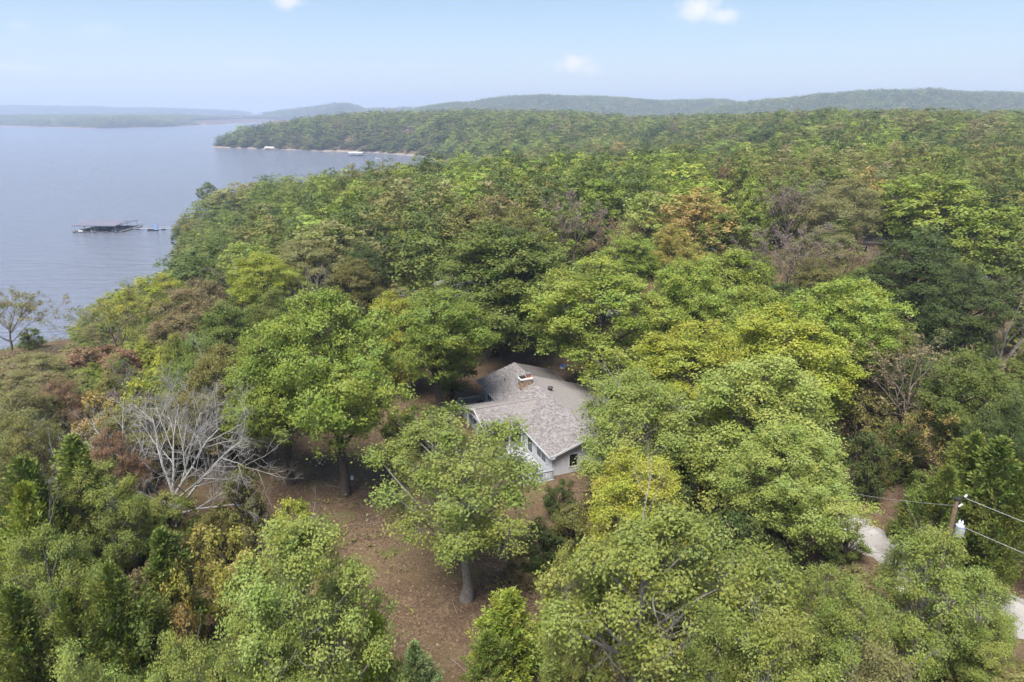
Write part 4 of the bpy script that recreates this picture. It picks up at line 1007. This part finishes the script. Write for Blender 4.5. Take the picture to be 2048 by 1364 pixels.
def wire(a, b, sag, lab, r=.013, mt=WIRE):
    a, b = Vector(a), Vector(b); m = MB(); m.tube([a.lerp(b, t)+Vector((0, 0, -4*sag*t*(1-t))) for t in np.linspace(0, 1, 15)], r, 4, cap=False); o = m.build('overhead_wire', mt); tag(o, lab, 'wire')
wire((PX+.33, PY-.1, PTOP+.12), (45.8, 24.4, 30.4), .25, 'upper wire running from the pole top out of the right edge', .014)
wire((PX+.2, PY-.1, PTOP-1.75), (45.6, 24.4, 28.4), .3, 'lower wire running from the transformer out of the right edge', .014)
wire((PX+.1, PY-.1, PTOP-4.8), (45.5, 24.4, 25.4), .3, 'lowest wire running past the oak at the pole foot', .018)
wire((PX-.14, PY, PTOP-.5), (18.5, 62.0, 24.3), 1.2, 'thin service wire from the pole towards the house', .011)
wire((p[0], p[1], 36.4), (190, 150, 37), 1.2, 'distant wire across the dark crowns at the right edge', .02)
wire((p[0], p[1], 34.6), (190, 150, 35.2), 1.2, 'second distant wire just below the other at the right edge', .02)

# ------------------------------------------------------------------ docks and boats
DROOF = mat('dock_roof_metal', (.175, .17, .205), .5, .4, .15, .6); DFLOAT = mat('black_floats', (.03, .032, .04), .7, .3, .3, 2); DSTEEL = mat('dock_steel_blue_grey', (.09, .115, .17), .5, .4, .2, 1); DWOOD = mat('dock_boards', (.20, .19, .19), .85, .2, .3, 2)
def boat(x, y, rz, L, lab, hull=(.62, .62, .64), cover=None, pontoon=False):
    o = empty('motor_boat', (x, y, 0), rz); tag(o, lab, 'boat'); hm = mat('hull_'+lab[:12].replace(' ', '_'), hull, .35, .5, .1, 2); W = 2.3
    if pontoon:
        for s_ in (-1, 1): m = MB(); m.tube([(-L/2, s_*.85, .15), (L/2-.8, s_*.85, .15), (L/2, s_*.85, .4)], [.32, .32, .05], 10); m.build('pontoon', GALV, o, True)
        m = MB(); m.box(-L/2, L/2-.3, -W/2, W/2, .45, .55); m.build('platform', hm, o)
        m = MB(); 
        for s_ in (-1, 1): m.box(-L/2+.2, L/2-.6, s_*W/2-.03, s_*W/2+.03, .55, 1.15)
        m.box(L/2-.63, L/2-.57, -W/2, W/2, .55, 1.15); m.build('side_panels', hm, o)
        m = MB(); m.prism([(-L*.35, -W/2, 2.5), (L*.1, -W/2, 2.5), (L*.1, 0, 2.75), (L*.1, W/2, 2.5), (-L*.35, W/2, 2.5), (-L*.35, 0, 2.75)], (0, 0, .06)); m.build('canopy', mat('canvas_'+lab[:8].replace(' ', '_'), cover or (.7, .68, .64), .9, .2, .1, 2), o)
        for sx in (-L*.33, L*.08):
            for s_ in (-1, 1): m = MB(); m.bar((sx, s_*W/2.1, .55), (sx, s_*W/2.1, 2.5), .05); m.build('canopy_pole', GALV, o)
    else:
        m = MB(); sec = [(-L/2, .95, .75), (-L*.1, 1.1, .8), (L*.25, .95, .9), (L*.42, .5, 1.0), (L/2, .04, 1.1)]; n = 5
        for k, (sx, w2, z1) in enumerate(sec): m.v += [(sx, -w2, z1), (sx, -w2*.75, .05), (sx, 0, -.15), (sx, w2*.75, .05), (sx, w2, z1)]
        for k in range(len(sec)-1):
            for j in range(4): m.f.append((k*5+j, k*5+j+1, k*5+5+j+1, k*5+5+j)); m.a.append(.5)
        m.f.append((0, 1, 2, 3, 4)); m.a.append(.5)
        for k in range(len(sec)-1): m.f.append((k*5, k*5+5, k*5+9, k*5+4)); m.a.append(.5)
        m.build('hull', hm, o)
        m = MB(); m.prism([(0, -.9, .84), (.5, -.8, .87), (.1, -.75, 1.35), (-.25, -.8, 1.3)], (0, 1.6, 0)); m.build('windshield', GLASS, o)
        m = MB(); m.prism([(-L*.48, -1.0, .8), (-.2, -1.1, .85), (-.1, 0, 1.5), (-.2, 1.1, .85), (-L*.48, 1.0, .8), (-L*.4, 0, 1.15)], (0, 0, .05)); m.build('cover', mat('canvas_'+lab[:8].replace(' ', '_'), cover or (.7, .68, .64), .9, .2, .1, 2), o)
        m = MB(); m.box(-L/2-.35, -L/2-.02, -.2, .2, .1, 1.25); m.build('outboard', DARKM, o)
def covered_dock(x, y, rz, W, D, slips, lab, roofm, h=3.3, trail=True):
    o = empty('covered_dock', (x, y, 0), rz); tag(o, lab, 'dock')
    m = MB(); m.box(-W/2-.8, W/2+2.6, D/2-2.2, D/2, .35, .55); m.box(W/2, W/2+2.6, -D/2+1, D/2-2.25, .35, .55); m.build('walkway', DWOOD, o)
    for k in range(slips+1):
        xx = -W/2+W*k/slips; m = MB(); m.box(xx-.45, xx+.45, -D/2-.8, D/2-2.25, .352, .5); m.build('finger', DWOOD, o)
        m = MB(); m.box(xx-.5, xx+.5, -D/2-.7, D/2-2.4, -.3, .34); m.build('float', DFLOAT, o)
        for yy in np.linspace(-D/2+.2, D/2-.2, 4): m = MB(); m.box(xx-.07, xx+.07, yy-.07, yy+.07, .5, h+.1); m.build('post', DSTEEL if k % 2 else GALV, o)
    m = MB(); m.box(-W/2-.7, W/2+2.5, D/2-2.1, D/2-.1, -.3, .34); m.box(W/2+.1, W/2+2.5, -D/2+1.1, D/2-2.3, -.3, .34); m.build('float', DFLOAT, o)
    rise = 1.1
    for s_ in (-1, 1):
        m = MB(); m.prism([(-W/2-.5, s_*(D/2+.5), h), (W/2+.5, s_*(D/2+.5), h), (W/2+.5, s_*.002, h+rise), (-W/2-.5, s_*.002, h+rise)], (0, 0, .12)); m.build('roof_slope', roofm, o)
    m = MB(); m.box(-W/2-.52, W/2+.52, -D/2-.56, -D/2-.5, h-.18, h+.12); m.build('fascia', DSTEEL, o)
    for sx in (-W/2, 0, W/2):
        m = MB(); m.bar((sx, -D/2, h-.1), (sx, D/2, h-.1), .12); m.bar((sx, 0, h), (sx, 0, h+rise), .1)
        for f in (-.75, -.5, -.25, .25, .5, .75): m.bar((sx, f*D/2, h-.1), (sx, f*D/2*.8, h+rise*(1-abs(f))), .08)
        m.build('truss', DSTEEL, o)
    if trail:
        for yy in np.linspace(-D/2+1.2, D/2-.2, 8): m = MB(); m.bar((W/2+2.5, yy, .5), (W/2+2.5, yy, 1.6), .09); m.build('rail_post', DSTEEL, o)
        for z in (1.0, 1.55): m = MB(); m.bar((W/2+2.5, -D/2+1.2, z), (W/2+2.5, D/2-.2, z), .07); m.build('rail', DSTEEL, o)
        m = MB(); m.bar((-W/2-1.6, -D/2, .45), (W/2+1, -D/2-.9, .45), .12, .2); m.build('bumper', DWOOD, o)
    return o
covered_dock(-204.6, 345, R_(-3), 21, 19, 4, 'covered boat dock with pale roof and blue-grey posts on the lake', DROOF)
boat(-212.3, 338.5, R_(-93), 6.6, 'white pontoon boat in the left slip of the covered dock', (.66, .66, .67), (.75, .72, .66), True)
boat(-207.0, 338.5, R_(-93), 6.2, 'white runabout with cream cover in the second slip of the dock', (.6, .6, .62), (.72, .69, .62))
boat(-201.8, 339.0, R_(-93), 6.4, 'dark blue runabout in the third slip of the dock', (.05, .07, .13), (.35, .37, .42))
boat(-196.6, 339.5, R_(-93), 6.0, 'grey pontoon boat in the right slip of the dock', (.30, .32, .36), (.25, .28, .36), True)
# gangway and the little float with the blue panel
gw = empty('gangway', (-190.5, 344, 0)); tag(gw, 'narrow white gangway from the covered dock to the shore', 'gangway')
m = MB(); m.prism([(0, -.4, .5), (30, -.1, .62), (30, .6, .62), (0, .4, .5)], (0, 0, .12)); m.build('walkway', GALV, gw)
for s_ in (0, 1): m = MB(); m.bar((0, -.48+s_*.96, 1.35), (30, -.18+s_*.96, 1.47), .06); m.build('handrail', GALV, gw)
for k in range(5): m = MB(); m.box(1+k*6.5, 2.6+k*6.5, -.7, .9, -.25, .49); m.build('float', DFLOAT, gw)
fl = empty('float_platform', (-179, 340.6, 0)); tag(fl, 'small dark float with an upright blue panel between dock and shore', 'float')
m = MB(); m.box(-2.6, 2.2, -1.0, 1.0, -.2, .5); m.build('float', DFLOAT, fl); m = MB(); m.prism([(.9, -.2, .5), (2.5, .2, .5), (2.2, .2, 3.9), (.6, -.2, 3.9)], (0, .08, 0)); m.build('panel', mat('blue_panel', (.28, .40, .66), .5, .4, .12, 1), fl)
for s_ in (.95, 2.4): m = MB(); m.bar((s_, .1, .5), (s_-.3, .12, 3.9), .09); m.build('panel_post', DSTEEL, fl)
WROOF = mat('white_dock_roof', (.74, .76, .78), .5, .4, .08, .4)
covered_dock(-383, 1121, 0, 14, 9, 2, 'far white-roofed dock below the wooded point', WROOF, 3.6, False)
covered_dock(-213, 965, 0, 18, 10, 3, 'far white-roofed dock in the cove right of the wooded point', WROOF, 3.8, False)
boat(-171, 902, R_(10), 9, 'white boat moored in the cove beside the far dock', (.75, .75, .76), (.75, .75, .75))
# radio mast on the far ridge
q = at(1074, 193, 115); s_ = 3280/q[1]; mx, my = q[0]*s_, 3280
mast = empty('radio_mast', (mx, my, terr1(mx, my))); tag(mast, 'thin radio mast standing on the far hazy ridge', 'mast')
m = MB(); top = 56
for k in range(3): a = k*2.094; m.bar((1.3*math.cos(a), 1.3*math.sin(a), 0), (.5*math.cos(a), .5*math.sin(a), top), .45)
m.build('mast_legs', GALV, mast); m = MB()
for z in range(0, top, 4):
    r1 = 1.3-.8*z/top
    for k in range(3): a, b = k*2.094, (k+1)*2.094; m.bar((r1*math.cos(a), r1*math.sin(a), z), (r1*math.cos(b), r1*math.sin(b), z+4), .2)
m.build('lattice', GALV, mast)
# houses along the far shore
for px, py, lab in ((62, 251, 'tiny white house on the far shore at the left edge'), (133, 252, 'tiny pale house on the far shore, second from the left edge'), (215, 254, 'tiny tan house on the far shore, middle of the row'), (402, 250, 'tiny white house on the far shore nearest the wooded point')):
    q = at(px, py+1, 0); o = empty('shore_house', (q[0], q[1]+25, terr1(q[0], q[1]+25)), random.uniform(-.4, .4)); tag(o, lab, 'house')
    m = MB(); m.box(-10, 10, -6, 6, -2, 6); 
    for s_ in (-1, 1): m.prism([(s_*10, -6, 6), (s_*10, 6, 6), (s_*10, 0, 9)], (-s_*.3, 0, 0))
    m.build('wall', mat('far_wall', (.68, .64, .58), .8, .2, .1, .3), o)
    for s_ in (-1, 1): m = MB(); m.prism([(-10.6, s_*6.6, 5.8), (10.6, s_*6.6, 5.8), (10.6, 0, 9.2), (-10.6, 0, 9.2)], (0, 0, .3)); m.build('roof_slope', mat('far_roof', (.30, .27, .26), .9, .2, .2, .3), o)
    for k in range(4): m = MB(); m.box(-8+k*4.4, -5.4+k*4.4, -6.1, -6.02, 1.5, 4.5); m.build('window', GLASS, o)

# ------------------------------------------------------------------ the rest of the wood
KEEP_OUT_PX = np.array([(500, 850), (600, 830), (740, 760), (950, 690), (1180, 690), (1190, 770), (1150, 960), (1090, 1080), (1010, 1170), (930, 1364), (840, 1364), (790, 1200), (765, 1050), (610, 1005), (520, 960)], float)
DRIVE_PX = np.array([(1640, 1045), (1720, 1050), (1800, 1110), (1860, 1150), (2048, 1240), (2048, 1290), (1860, 1220), (1780, 1170), (1660, 1100)], float)
YARD = np.array([at(px, py, 21)[:2] for px, py in [(505, 870), (740, 740), (900, 690), (1190, 690), (1300, 800), (1300, 960), (1130, 1080), (1020, 1180), (960, 1400), (820, 1400), (780, 1200), (750, 1060), (600, 1010), (520, 965)]])
HOUSE_POLY = np.array([hw(-5.5, -2), hw(15.5, -2), hw(15.5, 24), hw(-5.5, 24)])
LAKE_X = [-200, 0, 130, 160, 230, 330, 345, 400, 480, 560, 760]; LAKE_Y = [730, 715, 705, 610, 565, 530, 440, 388, 348, 328, 316]      # lake edge as the picture shows it
hand = [dict(t) for t in TREES]
for t in hand:
    t['px'], t['py'], t['f'] = proj((t['x'], t['y'], t['z']+t['h'])); t['pyb'] = proj((t['x'], t['y'], t['z']))[1]; t['pw'] = t['r']*FPX/t['f']
rng = np.random.default_rng(77); cand = []
n = 26000; cx = rng.uniform(-235, 330, n); cyy = rng.uniform(20, 330, n)
dsh = sdist(NEAR_LAND, cx, cyy); cz = terr(cx, cyy); dy_ = sdist(YARD, cx, cyy); dh_ = sdist(HOUSE_POLY, cx, cyy)
road = np.min(np.hypot(cx[:, None]-np.concatenate([DP, LP])[None, :, 0], cyy[:, None]-np.concatenate([DP, LP])[None, :, 1]), 1)
nbd = np.min(np.stack([np.hypot(cx-o.location.x, cyy-o.location.y) for o in NB]), 0)
ok = (dsh > 1.5) & (dy_ < -2) & (dh_ < -3) & (road > 3.6) & (nbd > 6.5)
PL = [(t['x'], t['y'], t['r']) for t in TREES]; PLX = np.array(PL); FILL = []
order = np.argsort(np.hypot(cx, cyy)); MAXF = 1300
big = [t for t in hand if t['h'] > 7]
px_l = np.zeros((4000, 3)); npx = len(PL); px_l[:npx] = PLX
for i in order:
    if not ok[i] or len(FILL) >= MAXF: continue
    x, y, z = cx[i], cyy[i], cz[i]; D = math.hypot(x, y)
    near = D < 112
    if near: h = rng.uniform(4.5, 9.5); r = h*rng.uniform(.26, .36)
    else: h = rng.uniform(13.5, 19.5); r = rng.uniform(4.9, 7.9)
    if dsh[i] < 30: h = min(h, rng.uniform(6.5, 12)); r = min(r, h*.36)
    ux, uy, f = proj((x, y, z+h))
    if ux < 760 and uy < np.interp(ux, LAKE_X, LAKE_Y):
        h = rng.uniform(2.6, 4.5); r = h*.55; ux, uy, f = proj((x, y, z+h))
        if uy < np.interp(ux, LAKE_X, LAKE_Y)-4: continue
    if f < 5 or ux < -160 or ux > 2210 or uy > 1420: continue
    dist = np.hypot(px_l[:npx, 0]-x, px_l[:npx, 1]-y); lim = (px_l[:npx, 2]+r)*(.64 if not near else .58)
    if (dist < lim).any(): continue
    if near or D < 150:
        mx, my, _ = proj((x, y, z+h*.55))
        if sdist(DRIVE_PX, np.array([ux, mx]), np.array([uy, my])).max() > -r*FPX/f*.45: continue
        if sdist(KEEP_OUT_PX, np.array([ux, mx]), np.array([uy, my])).max() > -r*FPX/f*.8: continue
    bad = False; pw = r*FPX/f
    for t in big:
        if t['f'] > f+1 and abs(t['px']-ux) < t['pw']*.75+pw*.4 and uy < t['py']+.50*(t['pyb']-t['py']): bad = True; break
    if bad: continue
    px_l[npx] = (x, y, r); npx += 1; FILL.append((x, y, z, h, r, ux, uy, f, D))
def fill_tint(ux, uy, rg):
    if ux > 1430 and 240 < uy < 430: w_ = dict(olive=.27, green=.22, dark=.14, khaki=.16, brown=.08, gold=.02, rust=.02, lime=.09)
    elif ux < 760 and uy > 330: w_ = dict(green=.22, olive=.18, khaki=.17, yellowgreen=.12, pale=.12, maple=.09, brown=.05, mauve=.05)
    elif uy > 640: w_ = dict(olive=.25, green=.25, dark=.2, khaki=.12, gold=.08, brown=.1)
    else: w_ = dict(green=.26, olive=.18, maple=.17, lime=.13, pale=.11, dark=.09, khaki=.06)
    return rg.choice(list(w_), p=np.array(list(w_.values()))/sum(w_.values()))
LAND = [(1400, 420, 'the golden yellow maple'), (1455, 350, 'the narrow rust-red tree'), (1150, 440, 'the dead mauve tree'), (1588, 400, 'the mauve nearly bare tree'), (1590, 500, 'the branchy brown-grey tree'), (1880, 390, 'the high light green crown'),
        (1850, 530, 'the big dark green crown'), (1200, 590, 'the light green tree behind the roof'), (905, 520, 'the broad maple behind the house'), (690, 690, 'the tall forked maple'), (400, 930, 'the bare white tree'), (40, 650, 'the lone lakeside tree'),
        (405, 385, 'the slim tree at the shore tip'), (640, 580, 'the grey leafless tree by the shore wood'), (1060, 800, 'the house'), (1490, 660, 'the yellow-green domes'), (1560, 800, 'the large pale green tree'), (1815, 760, 'the fan-shaped tan tree'),
        (1915, 1040, 'the utility pole'), (1220, 1150, 'the sprawling bottom oak'), (600, 1150, 'the big pale oak'), (180, 1060, 'the left cedars'), (2040, 610, 'the leafless tree on the right edge'), (720, 520, 'the dark blue-green crown'), (300, 590, 'the thin lakeshore tree'),
        (1715, 400, 'the pale khaki crown'), (1250, 510, 'the light green crown above the roof'), (930, 430, 'the brownish olive crown'), (1200, 380, 'the fresh green crown'), (110, 800, 'the rusty left thicket')]
CW = dict(olive='olive', green='green', dark='dark green', khaki='khaki', brown='brown', gold='golden', rust='rust-red', lime='light green', yellowgreen='yellow-green', pale='pale green', maple='bright green', mauve='mauve-grey')
FILL.sort(key=lambda t: t[8])
n_ind = sum(1 for t in TREES if t['kind'] != 'shrub'); keys = {}; INDIV = []; LEFT = []
for k, (x, y, z, h, r, ux, uy, f, D) in enumerate(FILL):
    vis = 0 <= ux <= 2048 and 0 <= uy <= 1364
    if vis and len(INDIV) < 300-n_ind: INDIV.append((x, y, z, h, r, ux, uy, f, D))
    else: LEFT.append((x, y, z, h, r, ux, uy, f, D))
ORD = ['', 'second ', 'third ', 'fourth ', 'fifth ', 'sixth ', 'seventh ', 'eighth ', 'ninth ', 'tenth ', 'eleventh ', 'twelfth ']
labs = []
for (x, y, z, h, r, ux, uy, f, D) in INDIV:
    tint = fill_tint(ux, uy, rng); small = h < 10
    cyp = uy+.35*h*FPX/f
    j = min(range(len(LAND)), key=lambda q: math.hypot(LAND[q][0]-ux, LAND[q][1]-cyp)); dx, dyy = ux-LAND[j][0], cyp-LAND[j][1]
    rel = ('left of' if dx < 0 else 'right of') if abs(dx) > 2.2*abs(dyy) else ('above' if dyy < 0 else 'below') if abs(dyy) > 2.2*abs(dx) else ('upper ' if dyy < 0 else 'lower ')+('left of' if dx < 0 else 'right of')
    labs.append((CW[tint]+(' understory tree' if small else ' tree'), rel, LAND[j][2], math.hypot(dx, dyy), tint))
for k, (x, y, z, h, r, ux, uy, f, D) in enumerate(INDIV):
    c, rel, lm_, dd, tint = labs[k]
    same = sorted(q[3] for q in labs if q[:3] == (c, rel, lm_)); o_ = same.index(dd)
    lab = (ORD[min(o_, 11)]+c+' '+rel+' '+lm_) if o_ else c+(' just ' if len(same) > 1 else ' ')+rel+' '+lm_
    small = h < 10
    plant('sparse' if tint == 'mauve' and not small else 'shrub' if small and (D < 80 or h < 5) else 'mid', x, y, h, 2*r, tint, lab, name='woodland_tree', group='fill of the wood around the house and lake')

# trees past the first three hundred, and all the wooded hills, as one far wood
FARC = bpy.data.collections.new('far_tree_kinds')
def far_proto(nm, seed, R, nb, ns, nl, ls, br, shape):
    wm, lm, H, D = broadleaf(nm, seed, R=R, base=.15, nb=nb, ns=ns, nl=nl, ls=ls, br=br, shape=shape, irregular=.3, twig=False, spread=ls*.7, nrand=.5)
    o = bpy.data.objects.new(nm, lm); FARC.objects.link(o); return o
for i in range(5): far_proto('a_mid_%d' % i, 90+i, 5.4, 28, 12, 12, .50, 2.3, ('oval', 'dome')[i % 2])
for i in range(4): far_proto('b_far_%d' % i, 100+i, 5.4, 16, 6, 8, .95, 2.3, ('oval', 'dome')[i % 2])
for i in range(3): far_proto('c_hill_%d' % i, 110+i, 5.6, 9, 4, 4, 1.9, 2.3, ('dome', 'oval', 'x')[i % 3])
PTS = []
rng = np.random.default_rng(9)
def far_tint(n_, X, Y):
    names = ['green', 'dark', 'olive', 'maple', 'khaki', 'brown', 'gold', 'lime', 'mauve', 'rust']
    st = wave(X+300, Y*.8, 37, 1)+wave(X, Y, 90, .8)
    az = X/np.maximum(Y, 1); out = np.zeros((n_, 3)); p0 = np.array([.36, .20, .21, .10, .06, .015, .005, .045, .005, .0]); p1 = np.array([.28, .16, .26, .06, .12, .05, .01, .04, .01, .01])
    for k in range(n_):
        p_ = (p1 if az[k] > .28 and Y[k] < 420 else p0)*np.where(np.arange(10) % 2 == 0, np.exp(1.1*st[k]), np.exp(-1.1*st[k]))
        out[k] = TINT[names[rng.choice(10, p=p_/p_.sum())]]
    return out*rng.uniform(.95, 1.25, (n_, 1))
for (x, y, z, h, r, ux, uy, f, D) in LEFT: PTS.append(np.array([[x, y, z-.2, h/20, 2*r/10.8, 0]]))
def scatter(x0, x1, y0, y1, sp, lod, dmin, hmin, hmax, cond=None):
    gx, gy = np.meshgrid(np.arange(x0, x1, sp), np.arange(y0, y1, sp)); gx = gx.ravel()+rng.uniform(-.45, .45, gx.size)*sp; gy = gy.ravel()+rng.uniform(-.45, .45, gy.size)*sp
    k = (np.abs(gx) < gy*.80+25); gx, gy = gx[k], gy[k]
    d = np.maximum(sdist(NEAR_LAND, gx, gy), sdist(FAR_LAND, gx, gy)); k = d > dmin; gx, gy, d = gx[k], gy[k], d[k]
    z = terr(gx, gy)
    if cond is not None: k = cond(gx, gy, z); gx, gy, d, z = gx[k], gy[k], d[k], z[k]
    h = rng.uniform(hmin, hmax, len(gx))*(1+.16*wave(gx+90, gy, 31, 1)); h = np.where(d < 14, h*.7, h)
    if y0 < 700 and len(gx):
        uy = np.array([proj((a_, b_, c_+e_))[:2] for a_, b_, c_, e_ in zip(gx, gy, z, h)]); k = ~((uy[:, 0] < 760) & (uy[:, 1] < np.interp(uy[:, 0], LAKE_X, LAKE_Y)) & (gy < 640)); gx, gy, d, z, h = gx[k], gy[k], d[k], z[k], h[k]
    PTS.append(np.column_stack([gx, gy, z-.4, h/20, sp*1.25/10.8*rng.uniform(.7, 1.5, len(gx)), np.full(len(gx), lod)]))
fr = max(t[1] for t in FILL)
scatter(-260, 340, 328, 640, 13, 0, 1, 13, 21)
scatter(330, 560, 150, 328, 13, 0, 1, 13, 21)
scatter(-560, 1050, 640, 1420, 13, 1, 1, 12, 21)
scatter(340, 620, 328, 640, 12, 1, 1, 12, 20)
scatter(-540, -60, 880, 1260, 9, 1, .5, 6, 11, lambda X, Y, Z: sdist(NEAR_LAND, X, Y) < 22)
scatter(-2600, 2400, 1420, 4300, 16, 2, 4, 13, 19, lambda X, Y, Z: Z > 20)
scatter(-5500, -200, 2650, 3300, 15, 2, 4, 12, 18)
scatter(-5600, 600, 4300, 6700, 30, 2, 6, 14, 22, lambda X, Y, Z: Z > 40)
A = np.concatenate(PTS); nP = len(A)
me = bpy.data.meshes.new('far_wood'); me.vertices.add(nP); me.vertices.foreach_set('co', A[:, :3].astype(np.float32).ravel())
def pa(nm, typ, vals, key):
    a = me.attributes.new(nm, typ, 'POINT'); a.data.foreach_set(key, vals)
kind_n = {0: (0, 5), 1: (5, 4), 2: (9, 3)}
pick = np.array([kind_n[int(l)][0]+rng.integers(kind_n[int(l)][1]) for l in A[:, 5]], np.int32)
pa('pick', 'INT', pick, 'value'); pa('rz', 'FLOAT', rng.uniform(0, 6.28, nP).astype(np.float32), 'value')
pa('scl', 'FLOAT_VECTOR', np.column_stack([A[:, 4], A[:, 4], A[:, 3]]).astype(np.float32).ravel(), 'vector')
pa('tint', 'FLOAT_VECTOR', far_tint(nP, A[:, 0], A[:, 1]).astype(np.float32).ravel(), 'vector')
fw = link('far_wood', me); tag(fw, 'hazy wooded hills and forest reaching to the horizon', 'forest', kind='stuff')
ng = bpy.data.node_groups.new('far_wood', 'GeometryNodeTree'); ng.interface.new_socket('Geometry', in_out='INPUT', socket_type='NodeSocketGeometry'); ng.interface.new_socket('Geometry', in_out='OUTPUT', socket_type='NodeSocketGeometry')
gi = N(ng, 'NodeGroupInput'); go = N(ng, 'NodeGroupOutput'); iop = N(ng, 'GeometryNodeInstanceOnPoints'); ci = N(ng, 'GeometryNodeCollectionInfo')
ci.inputs['Collection'].default_value = FARC; ci.inputs['Separate Children'].default_value = True; ci.inputs['Reset Children'].default_value = True
def na(nm, dt):
    q = N(ng, 'GeometryNodeInputNamedAttribute'); q.data_type = dt; q.inputs['Name'].default_value = nm; return next(s for s in q.outputs if s.enabled)
cmb = N(ng, 'ShaderNodeCombineXYZ'); ng.links.new(na('rz', 'FLOAT'), cmb.inputs[2])
ng.links.new(gi.outputs[0], iop.inputs['Points']); ng.links.new(ci.outputs[0], iop.inputs['Instance']); iop.inputs['Pick Instance'].default_value = True
ng.links.new(na('pick', 'INT'), iop.inputs['Instance Index']); ng.links.new(cmb.outputs[0], iop.inputs['Rotation']); ng.links.new(na('scl', 'FLOAT_VECTOR'), iop.inputs['Scale']); ng.links.new(iop.outputs[0], go.inputs[0])
fw.modifiers.new('far_wood', 'NODES').node_group = ng

# ------------------------------------------------------------------ fallen leaves and low undergrowth
rng = np.random.default_rng(21); n = 150000; lx = rng.uniform(-48, 62, n); ly = rng.uniform(28, 112, n)
k = (sdist(HOUSE_POLY, lx, ly) < 2.5) & (np.abs(lx) < ly*.8+3) & ((sdist(YARD, lx, ly) > -6) | (rng.uniform(size=n) < .45))
lx, ly = lx[k], ly[k]; drift = wave(lx*3, ly*3, 7, 1)+wave(lx, ly, 2.3, .7); k = rng.uniform(-1.6, 1.2, len(lx)) < drift; lx, ly = lx[k], ly[k]
Pn = np.column_stack([lx, ly, terr(lx, ly)+rng.uniform(.015, .06, len(lx))]); V, F_ = leaf_quads(Pn, norm(np.array([0, 0, 1.])+rng.normal(0, .4, (len(lx), 3))), .15, .6, rng)
fl_m = mat('fallen_leaf', (.40, .31, .20), .9, .15, 0, 1, 0, attr='v', col2=(.068, .042, .025))
tag(link('fallen_leaves', mesh_np('fallen_leaves', V, F_, {'v': rng.beta(1.1, 2.8, len(F_))}, fl_m)), 'brown fallen leaves scattered over the yard and wood floor', 'leaves', kind='stuff')
n = 15000; wx = rng.uniform(-150, 75, n); wy = rng.uniform(26, 185, n)
rd = np.min(np.hypot(wx[:, None]-DP[None, :, 0], wy[:, None]-DP[None, :, 1]), 1)
k = (np.abs(wx) < wy*.8+4) & (sdist(HOUSE_POLY, wx, wy) < -1) & (sdist(NEAR_LAND, wx, wy) > 3) & (rd > 2.6) & ((sdist(YARD, wx, wy) < 1.5) | (rng.uniform(size=n) < .07))
wx, wy = wx[k], wy[k]; k = rng.uniform(-1.5, 1.5, len(wx)) < wave(wx, wy, 4.1, 1)+wave(wx+9, wy, 11, .7); wx, wy = wx[k], wy[k]; nt = len(wx); q = 13
hh = rng.uniform(.25, .9, nt); ctr = np.column_stack([wx, wy, terr(wx, wy)]); off = rng.normal(0, 1, (nt, q, 3))*np.array([.55, .55, 0])*hh[:, None, None]; off[..., 2] = rng.uniform(.05, 1, (nt, q))*hh[:, None]
Pn = (ctr[:, None]+off).reshape(-1, 3); V, F_ = leaf_quads(Pn, norm(np.array([0, 0, .8])+rng.normal(0, .6, (len(Pn), 3))), .22, .55, rng)
ug = mat('undergrowth_leaf', (.24, .22, .06), .85, .15, 0, 1, 0, attr='v', col2=(.075, .11, .028))
tag(link('undergrowth', mesh_np('undergrowth', V, F_, {'v': np.clip(np.repeat(rng.uniform(0, .9, nt), q)+rng.normal(0, .12, len(F_)), 0, 1)}, ug)), 'low weeds and brambles on the wood floor', 'undergrowth', kind='stuff')
n = 260; tx = rng.uniform(-40, 45, n); ty = rng.uniform(34, 105, n); k = (np.abs(tx) < ty*.8) & (sdist(HOUSE_POLY, tx, ty) < -1); w = Wood()
for a_, b_ in zip(tx[k], ty[k]):
    an = rng.uniform(0, 6.28); L = rng.uniform(.5, 2.4); p0 = np.array([a_, b_, terr1(a_, b_)+.04]); dv = np.array([math.cos(an), math.sin(an), 0])
    w.tube(np.array([p0, p0+dv*L*.5+rng.normal(0, .08, 3)*np.array([1, 1, .3]), p0+dv*L+np.array([0, 0, .03])]), np.array([.028, .022, .008])*rng.uniform(.6, 1.5), 4)
tag(link('fallen_twigs', w.mesh('fallen_twigs', BARKP)), 'grey fallen twigs lying on the leaf litter', 'twigs', kind='stuff')

# ------------------------------------------------------------------ haze
m = MB(); m.box(-9600, 9600, -330, 9600, -4.5, 240); hm = bpy.data.materials.new('haze'); hm.use_nodes = True; t = hm.node_tree
for q in list(t.nodes): t.nodes.remove(q)
pv = N(t, 'ShaderNodeVolumePrincipled'); pv.inputs['Color'].default_value = (.64, .76, 1.0, 1); pv.inputs['Density'].default_value = .00021; pv.inputs['Anisotropy'].default_value = .1
ou = N(t, 'ShaderNodeOutputMaterial'); t.links.new(pv.outputs[0], ou.inputs['Volume'])
tag(m.build('haze', hm), 'thin bluish summer haze over the lake and hills', 'haze', kind='stuff')
